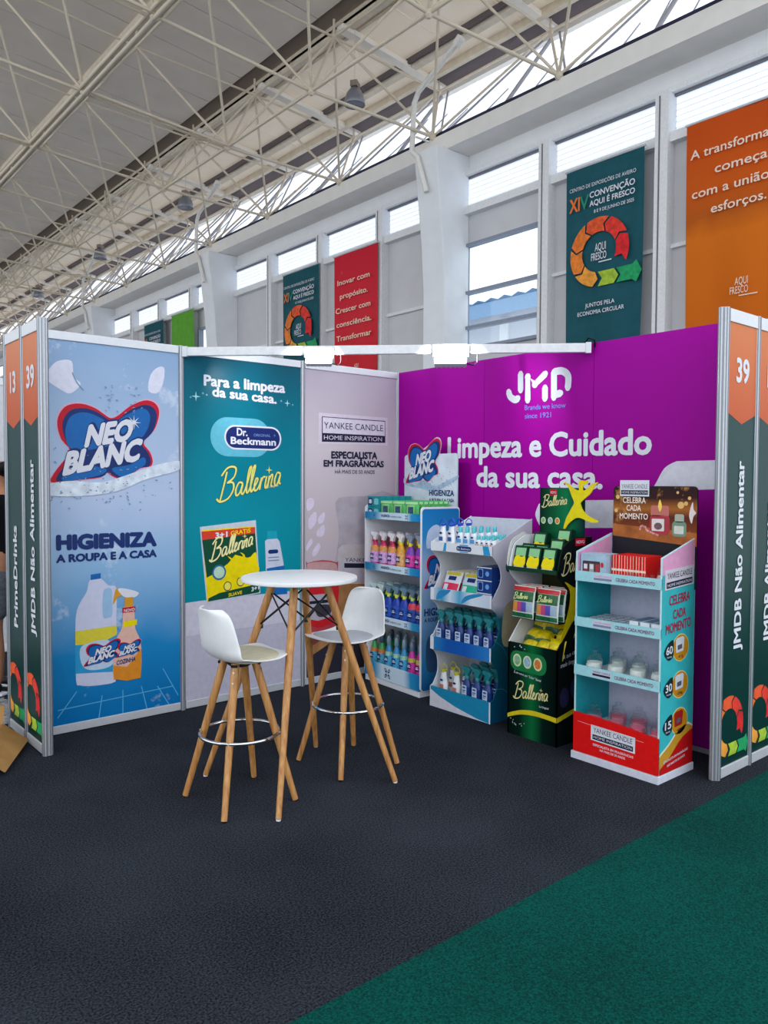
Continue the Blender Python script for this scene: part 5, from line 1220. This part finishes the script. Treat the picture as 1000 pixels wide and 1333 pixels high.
for i, (zf, z0, z1) in enumerate(LP4):
    if i: s_ = MB().box(.008, W4-.008, .004, D4-.01, zf, zf+.008).build('shelf', CB, d4)
    else: s_ = MB().box(.008, W4-.008, .004, D4-.01, .17, .178).build('shelf', CB, d4)
    pl = Pl((0, -.006, 0), (1, 0, 0), (0, 0, 1))
    if i == 0:
        MB().prism([(0, z0), (W4, z0), (W4, z1-.03), (W4*.6, z1-.012), (W4*.3, z1-.004), (0, z1)], pl, -.01, 0).build('front_panel', REDC, s_)
        lp = art('front_print', pl, [[(.03, z1-.05), (.45, z1-.068), (.45, z1-.07), (.03, z1-.052)]], mat('#f0b0b0', .4), .001, s_)
        art('printed_plate', pl, [[(.12, .135), (.4, .128), (.4, .215), (.12, .222)]], PRINTW, .001, lp); art('printed_plate', pl, [[(.132, .142), (.388, .136), (.388, .164), (.132, .17)]], INK, .0018, lp)
        text(pl, 'YANKEE CANDLE', (.137, .182), (.383, .177), .028, INK, lp, off=.0018, bold=-.01); text(pl, 'HOME INSPIRATION', (.14, .149), (.38, .144), .015, PRINTW, lp, off=.0026, bold=0)
        text(pl, 'ESPECIALISTA EM FRAGRÂNCIAS', (.135, .105), (.39, .1), .013, PRINTW, lp, off=.001, bold=.02); text(pl, 'HÁ MAIS DE 50 ANOS', (.18, .083), (.34, .08), .013, PRINTW, lp, off=.001, bold=.02)
    else:
        lp = MB().box(.0, W4, -.006, .004, z0, z1).build('front_lip', TQL, s_); zc = (z0+z1)/2
        art('printed_plate', pl, [quad(pl, .12, zc-.02, .245, zc+.02)], mat('#d0d4e4', .4), .001, lp); text(pl, 'YANKEE CANDLE', (.125, zc+.003), (.24, zc+.003), .011, INK if i == 1 else mat('#c890b0', .4), lp, off=.0018, bold=0); art('printed_plate', pl, [quad(pl, .125, zc-.014, .24, zc-.002)], INK if i == 1 else mat('#7888a8', .4), .0018, lp)
        text(pl, 'CELEBRA CADA MOMENTO', (.265, zc-.01), (.5, zc-.01), .019, mat('#8c3c6c', .4), lp, off=.001, bold=.03)
# header with candle picture
BRN = ramp_mat('header_print', [(0, '#8a4a20'), (.25, '#7a3c1c'), (.45, '#5c2a20'), (.6, '#a8642c'), (.8, '#3a1c1c'), (1, '#2a1a1c')], 2, 1.25, 1.56, .35, ('#d89850', 6, .56, .6))
hd = MB().prism([(.02, 1.0), (.545, 1.0)]+rr(.02, 1.2, .545, 1.565, .025)[:12]+[(.02, 1.1)], Pl((0, D4-.012, 0), (1, 0, 0), (0, 0, 1)), 0, -.008).build('header', mat('#1c1c24', .5), d4)
ph = Pl((0, D4-.012, 0), (1, 0, 0), (0, 0, 1))
art('picture', ph, [[(.02, 1.27), (.545, 1.235), (.545, 1.54), (.53, 1.56), (.035, 1.56), (.02, 1.545)]], BRN, .001, hd)
art('printed_table', ph, [[(.02, 1.27), (.545, 1.235), (.545, 1.31), (.02, 1.34)]], mat('#a8602c', .4, noise=.35, scale=12), .0018, hd)
art('printed_plate', ph, [quad(ph, .065, 1.505, .255, 1.598)], PRINTW, .003, hd); art('printed_plate', ph, [quad(ph, .072, 1.515, .248, 1.54)], INK, .0038, hd)
text(ph, 'YANKEE CANDLE', (.075, 1.55), (.245, 1.55), .026, mat('#6c6878', .4), hd, off=.0038, bold=-.012); text(ph, 'HOME INSPIRATION', (.078, 1.521), (.243, 1.521), .013, PRINTW, hd, off=.0046, bold=0)
for s_, x0, x1, zb in (('CELEBRA', .085, .235, 1.465), ('CADA', .11, .205, 1.42), ('MOMENTO', .065, .25, 1.372)): text(ph, s_, (x0, zb), (x1, zb), .034, mat('#f4e4d8', .4), hd, off=.003, bold=.03)
art('printed_candle', ph, [rr(.262, 1.29, .385, 1.4, .02)], mat('#a81830', .35), .0026, hd); art('printed_candle', ph, [rr(.267, 1.395, .38, 1.455, .01)], mat('#c0685c', .35), .0026, hd)
art('printed_candle', ph, [rr(.275, 1.31, .352, 1.38, .005)], mat('#e4dcd8', .35), .0034, hd); art('printed_candle', ph, [ell(.315, 1.338, .025, .02)], mat('#6c4c54', .35, noise=.4, scale=90), .0042, hd)
art('printed_flame', ph, [smooth_pts([(.325, 1.42), (.313, 1.45), (.324, 1.49), (.337, 1.45)], 4)], mat('#ffd860', .4), .0042, hd)
art('printed_candle', ph, [rr(.4, 1.285, .485, 1.37, .02)], mat('#6c8c74', .35), .0026, hd); art('printed_candle', ph, [rr(.415, 1.365, .47, 1.41, .01)], mat('#a8b0a0', .35), .0026, hd); art('printed_candle', ph, [rr(.412, 1.3, .47, 1.345, .005)], mat('#d0d4c8', .35), .0034, hd)
art('printed_cane', ph, ribbon(ph, smooth_pts([(.2, 1.31), (.21, 1.335), (.235, 1.33), (.25, 1.31), (.32, 1.285)], 5, False), .012), mat('#d89090', .4, noise=.6, scale=120), .005, hd)
art('printed_lights', ph, [ell(x, z, r, r, 12) for x, z, r in ((.05, 1.5, .013), (.04, 1.42, .012), (.45, 1.46, .02), (.5, 1.5, .01), (.43, 1.53, .008), (.48, 1.47, .012))], mat('#e8b870', .4), .002, hd)
art('printed_dancer', ph, [smooth_pts([(.5, 1.4), (.515, 1.36), (.525, 1.4), (.54, 1.42), (.525, 1.44), (.52, 1.48), (.505, 1.44)], 3)], mat('#e8d8d8', .4), .003, hd)
# jars
GL = glass_mat('#fafdfd', .82, .06)
def jar(wax, label, s=1.0, lidm=None):
    t = empty('candle_jar')
    MB().lathe([(.042, .002), (.045, .012), (.046, .075), (.042, .088), (.034, .096), (.035, .104)], 18, cap=False).build('glass', GL, t, smooth=True)
    MB().lathe([(.0, .004), (.041, .004), (.0425, .014), (.0425, .066), (.0, .066)], 18, cap=False).build('wax', wax, t, smooth=True)
    MB().lathe([(.037, .104), (.038, .11), (.03, .116), (.012, .12), (.012, .126), (.02, .132), (.018, .14), (0, .142)], 16, cap=False).build('lid', GL, t, smooth=True)
    MB().lathe([(.0462, .02), (.0468, .056)], 10, a0=-PI/2-.75, a1=-PI/2+.75, cap=False).build('label', label, t, smooth=True)
    MB().lathe([(.0472, .03), (.0472, .036)], 8, a0=-PI/2-.5, a1=-PI/2+.5, cap=False).build('label_line', INK, t)
    return t
jw = jar(mat('#eef0ea', .5), mat('#e4e6e4', .4)); jp = jar(mat('#ff7c98', .5), mat('#f4a8b8', .4))
for base, z, nm_, sh_n in ((jw, .496, 'clear glass jar of white wax', 'third shelf'), (jp, .179, 'clear glass jar of pink wax', 'bottom shelf')):
    first = True
    for r in range(1):
        for c, x in enumerate((.085, .22, .35, .475)):
            o = base if first else copy_tree(base); first = False
            F4.put(o, x, .07+.012*c, z, random.uniform(-.3, .3)); o.scale = (1, 1, .98)
            tag(o, '%s, %s from left on the %s of candle display' % (nm_, ORD[c], sh_n), 'candle', 'candle jars on the candle display')
    for c, x in enumerate((.155, .29)):
        o = copy_tree(base); F4.put(o, x, .21, z, .5)
        tag(o, '%s, %s one behind, on the %s of candle display' % (nm_, ('left', 'right')[c], sh_n), 'candle', 'candle jars on the candle display')
# top tray gift boxes
g, pl = carton('gift_box', .165, .12, .15, mat('#a8c4d8', .4, noise=.15, scale=20), [(rr(.08, .08, .78, .72, .05), mat('#3c2c34', .3), .001), (quad(None, .12, .12, .3, .62), mat('#8c3434', .35), .002), (quad(None, .36, .12, .54, .62), mat('#b0a0a0', .35), .002), (quad(None, .6, .12, .76, .62), mat('#a82c34', .35), .002), (quad(None, .14, .42, .28, .6), PRINTW, .003), (quad(None, .38, .42, .52, .6), PRINTW, .003), (ell(.86, .6, .06, .1), mat('#d03040', .4), .001)])
F4.put(g, .1, .02, 1.033); tag(g, 'pale blue gift box with three small candles behind a window', 'gift box')
rb, pl = carton('striped_box', .034, .16, .15, mat('#e01c1c', .4), [(quad(None, .3, 0, .42, 1), mat('#f0c8b4', .4), .001), (quad(None, .0, .42, 1, .5), mat('#f0d8c8', .4), .0014), (quad(None, .8, 0, .9, 1), mat('#f0c8b4', .4), .001)])
for c in range(6):
    o = rb if c == 0 else copy_tree(rb); F4.put(o, .208+.0355*c, .03, 1.033)
    tag(o, 'red candle box with cream stripes, %s from left on the top tray' % ORD[c], 'box', 'red striped boxes on the candle display')
js = jar(mat('#b01828', .5), mat('#d8b0a8', .4)); k = 0
for x, y_ in ((.3, .005), (.36, .008), (.41, .03), (.455, .01)):
    o = js if k == 0 else copy_tree(js); F4.put(o, x+.02, y_+.035 if k else .02, 1.033); o.scale = (.5, .5, .45)
    k += 1
for o in [o_ for o_ in COL.objects if o_.name.startswith('candle_jar') and o_.parent is None and 'label' not in o_]: pass
k = 0
for o_ in list(COL.objects):
    if o_.name.startswith('candle_jar') and o_.parent is None and 'label' not in o_:
        tag(o_, 'tiny red candle jar, %s from left in front of the red boxes' % ORD[k], 'candle', 'tiny red candle jars on the top tray'); k += 1
        F4.put(o_, .33+.045*k-.045, -.0+.028, 1.033)
for o_ in list(COL.objects):
    if o_.name.startswith('striped_box') and o_.parent is None: o_.location.x += .035
wj = jar(mat('#ece4e0', .5), mat('#f0e8e8', .4)); F4.put(wj, .475, .12, 1.033); wj.scale = (.75, .75, .8); tag(wj, 'small clear jar of cream wax at the right of the top tray', 'candle')
# flat candle sleeves on the second shelf
st, pl = carton('tealight_tray', .042, .26, .03, mat('#3c4454', .4), []); KIDS_ = KIDS[st.name][0]
for q_ in range(4): MB().box(-.019, .019, .015+.062*q_, .055+.062*q_, .03, .033).build('tealight_sleeve', mat('#b8c4d0', .4), st)
for c in range(6):
    o = st if c == 0 else copy_tree(st); F4.put(o, .05+.048*c, .02, .776); tag(o, 'flat dark tray of pale tealights, %s from left on the second shelf' % ORD[c], 'tealight tray', 'tealight trays on the candle display')
wb_, pl = carton('white_candle_box', .062, .2, .062, mat('#dfe2ea', .4), [(quad(None, .9, 0, 1, 1), mat('#50586c', .4), .001)])
art('top_label', Pl((-.031, 0, .062), (1, 0, 0), (0, 1, 0)), [quad(None, .004, .02, .058, .19)], mat('#5c7c9c', .4), .0008, wb_)
for c in range(3):
    o = wb_ if c == 0 else copy_tree(wb_); F4.put(o, .37+.066*c, .015, .776); tag(o, 'white candle box with blue grey top, %s from left on the second shelf' % ORD[c], 'box', 'white candle boxes on the candle display')

# ------------------------------------------------------------------ far left: cardboard box, plastic wrap, person
KR = mat('#a8804e', .8, noise=.1, scale=12)
t = empty('cardboard_box', (-3.4, -.17, 0), math.radians(62), 'open brown cardboard box lying on the floor at far left', 'box')
b = MB(); b.box(-.28, .28, -.16, -.155, 0, .13).box(-.28, .28, .155, .16, 0, .13).box(-.28, -.275, -.16, .16, 0, .13).box(.275, .28, -.16, .16, 0, .13).box(-.28, .28, -.16, .16, 0, .006).build('carton', KR, t)
MB().add([(-.28, -.16, .13), (.28, -.16, .13), (.27, -.30, .03), (-.27, -.30, .03), (-.28, -.164, .13), (.28, -.164, .13), (.27, -.304, .03), (-.27, -.304, .03)], [(0, 1, 2, 3), (7, 6, 5, 4), (0, 3, 7, 4), (1, 5, 6, 2), (0, 4, 5, 1), (3, 2, 6, 7)]).build('flap', KR, t)
MB().add([(.28, -.16, .13), (.28, .16, .13), (.36, .15, .22), (.36, -.15, .22), (.284, -.16, .13), (.284, .16, .13), (.364, .15, .22), (.364, -.15, .22)], [(0, 1, 2, 3), (7, 6, 5, 4), (0, 3, 7, 4), (1, 5, 6, 2), (0, 4, 5, 1), (3, 2, 6, 7)]).build('flap', KR, t)
MB().add([(-.28, .16, .13), (.28, .16, .13), (.2, .25, .17), (-.2, .25, .17), (-.28, .163, .13), (.28, .163, .13), (.2, .253, .17), (-.2, .253, .17)], [(0, 1, 2, 3), (7, 6, 5, 4), (0, 3, 7, 4), (1, 5, 6, 2), (0, 4, 5, 1), (3, 2, 6, 7)]).build('flap', KR, t)
t = empty('plastic_wrap', (-3.2, .75, 0), 0, 'crumpled clear plastic wrap on the floor behind the cardboard box', 'plastic wrap')
b = MB(); n_ = 16; rj = random.Random(5)
b.add([((i/n_-.5)*.7+rj.uniform(-.02, .02), (j/n_-.5)*.7+rj.uniform(-.02, .02), max(.002, .16*math.exp(-((i/n_-.5)**2+(j/n_-.5)**2)*9)*rj.uniform(.3, 1.2))) for j in range(n_+1) for i in range(n_+1)], [(j*(n_+1)+i, j*(n_+1)+i+1, (j+1)*(n_+1)+i+1, (j+1)*(n_+1)+i) for j in range(n_) for i in range(n_)])
b.build('film', mat('#dfe4ea', .12, noise=.3, scale=30, alpha=.55), t)

def skin_mesh(name, pts, edges_, m_, parent, root=0, sub=2):
    me = bpy.data.meshes.new(name); me.from_pydata([p[:3] for p in pts], edges_, []); o = bpy.data.objects.new(name, me); link(o, parent)
    me.materials.append(m_)
    s = o.modifiers.new('skin', 'SKIN'); s.use_smooth_shade = True
    for i, p in enumerate(pts):
        r = p[3] if isinstance(p[3], tuple) else (p[3], p[3]); me.skin_vertices[0].data[i].radius = r
    me.skin_vertices[0].data[root].use_root = True
    o.modifiers.new('sub', 'SUBSURF').levels = sub; o.modifiers['sub'].render_levels = sub
    return o
pe = empty('person', (-2.77, 1.3, 0), math.radians(215), 'person in black shirt and grey denim shorts standing at far left', 'person')
SK = mat('#b98264', .55, noise=.05)
body = [(0, 0, .95, (.15, .1)), (0, .01, 1.12, (.135, .095)), (0, .02, 1.3, (.16, .11)), (0, .0, 1.43, (.11, .08)), (0, -.02, 1.5, .055), (0, -.035, 1.57, .06), (0, -.03, 1.66, (.075, .09)), (0, -.02, 1.73, (.05, .065)),
        (-.17, 0, 1.42, .06), (-.23, .01, 1.2, .045), (-.21, -.12, 1.03, .036), (-.16, -.25, 1.05, .026), (.17, 0, 1.42, .06), (.23, .01, 1.2, .045), (.21, -.12, 1.03, .036), (.16, -.25, 1.05, .026),
        (-.1, 0, .86, .095), (-.11, -.01, .5, .06), (-.115, .02, .3, .055), (-.12, .03, .1, .035), (-.12, -.1, .04, .035), (.1, 0, .86, .095), (.11, -.01, .5, .06), (.115, .02, .3, .055), (.12, .03, .1, .035), (.12, -.1, .04, .035)]
ed = [(0, 1), (1, 2), (2, 3), (3, 4), (4, 5), (5, 6), (6, 7), (3, 8), (8, 9), (9, 10), (10, 11), (3, 12), (12, 13), (13, 14), (14, 15), (0, 16), (16, 17), (17, 18), (18, 19), (19, 20), (0, 21), (21, 22), (22, 23), (23, 24), (24, 25)]
bo = skin_mesh('body', body, ed, SK, pe)
for sg in (-1, 1):
    for f in range(4):
        x = sg*(.16-.018*f+.02); skin_mesh('finger', [(x, -.25, 1.05-.004*f, .011), (x-sg*.004, -.30, 1.045, .009), (x-sg*.006, -.335, 1.03, .008), (x-sg*.006, -.35, 1.012, .007)], [(0, 1), (1, 2), (2, 3)], SK, pe, sub=1)
    skin_mesh('thumb', [(sg*.15, -.23, 1.06, .012), (sg*.125, -.26, 1.07, .01), (sg*.12, -.29, 1.07, .008)], [(0, 1), (1, 2)], SK, pe, sub=1)
BT = mat('#101116', .9)
skin_mesh('shirt', [(0, 0, .93, (.175, .125)), (0, .01, 1.12, (.155, .115)), (0, .02, 1.3, (.18, .13)), (0, .0, 1.43, (.125, .095)), (0, -.005, 1.47, .08), (-.17, 0, 1.42, .078), (-.225, .01, 1.24, .066), (.17, 0, 1.42, .078), (.225, .01, 1.24, .066)], [(0, 1), (1, 2), (2, 3), (3, 4), (3, 5), (5, 6), (3, 7), (7, 8)], BT, pe)
DN = mat('#6c7078', .9, noise=.25, scale=40)
skin_mesh('shorts', [(0, 0, .95, (.17, .12)), (-.1, 0, .84, .115), (-.115, -.01, .53, .1), (.1, 0, .84, .115), (.115, -.01, .53, .1)], [(0, 1), (1, 2), (0, 3), (3, 4)], DN, pe)
for sg in (-1, 1):
    skin_mesh('shoe', [(sg*.12, .05, .05, .045), (sg*.12, -.04, .045, .045), (sg*.12, -.14, .035, .038), (sg*.12, -.18, .03, .03)], [(0, 1), (1, 2), (2, 3)], BLACK, pe)
    MB().box(sg*.12-.045, sg*.12+.045, -.21, .1, 0, .02).build('shoe_sole', PRINTW, pe, bevel=.01)
skin_mesh('hair', [(0, .0, 1.72, (.085, .085)), (0, .02, 1.67, (.088, .075)), (0, .03, 1.6, (.06, .04))], [(0, 1), (1, 2)], BLACK, pe)
skin_mesh('beard', [(0, -.075, 1.565, (.05, .03)), (0, -.095, 1.585, (.04, .02))], [(0, 1)], BLACK, pe, sub=1)
for sg in (-1, 1):
    MB().lathe([(.0, -.011), (.009, -.006), (.011, 0), (.009, .006), (0, .011)], 10, c=(sg*.032, -.112, 1.652), cap=False).build('eye', PRINTW, pe, smooth=True)
    MB().lathe([(.0, -.03), (.012, -.02), (.016, 0), (.012, .025), (0, .03)], 10, .6, 1, c=(sg*.083, -.025, 1.64), cap=False).build('ear', SK, pe, smooth=True)
MB().add([(0, -.115, 1.665), (-.016, -.118, 1.615), (.016, -.118, 1.615), (0, -.145, 1.62)], [(0, 1, 3), (0, 3, 2), (1, 2, 3), (0, 2, 1)]).build('nose', SK, pe, smooth=True)
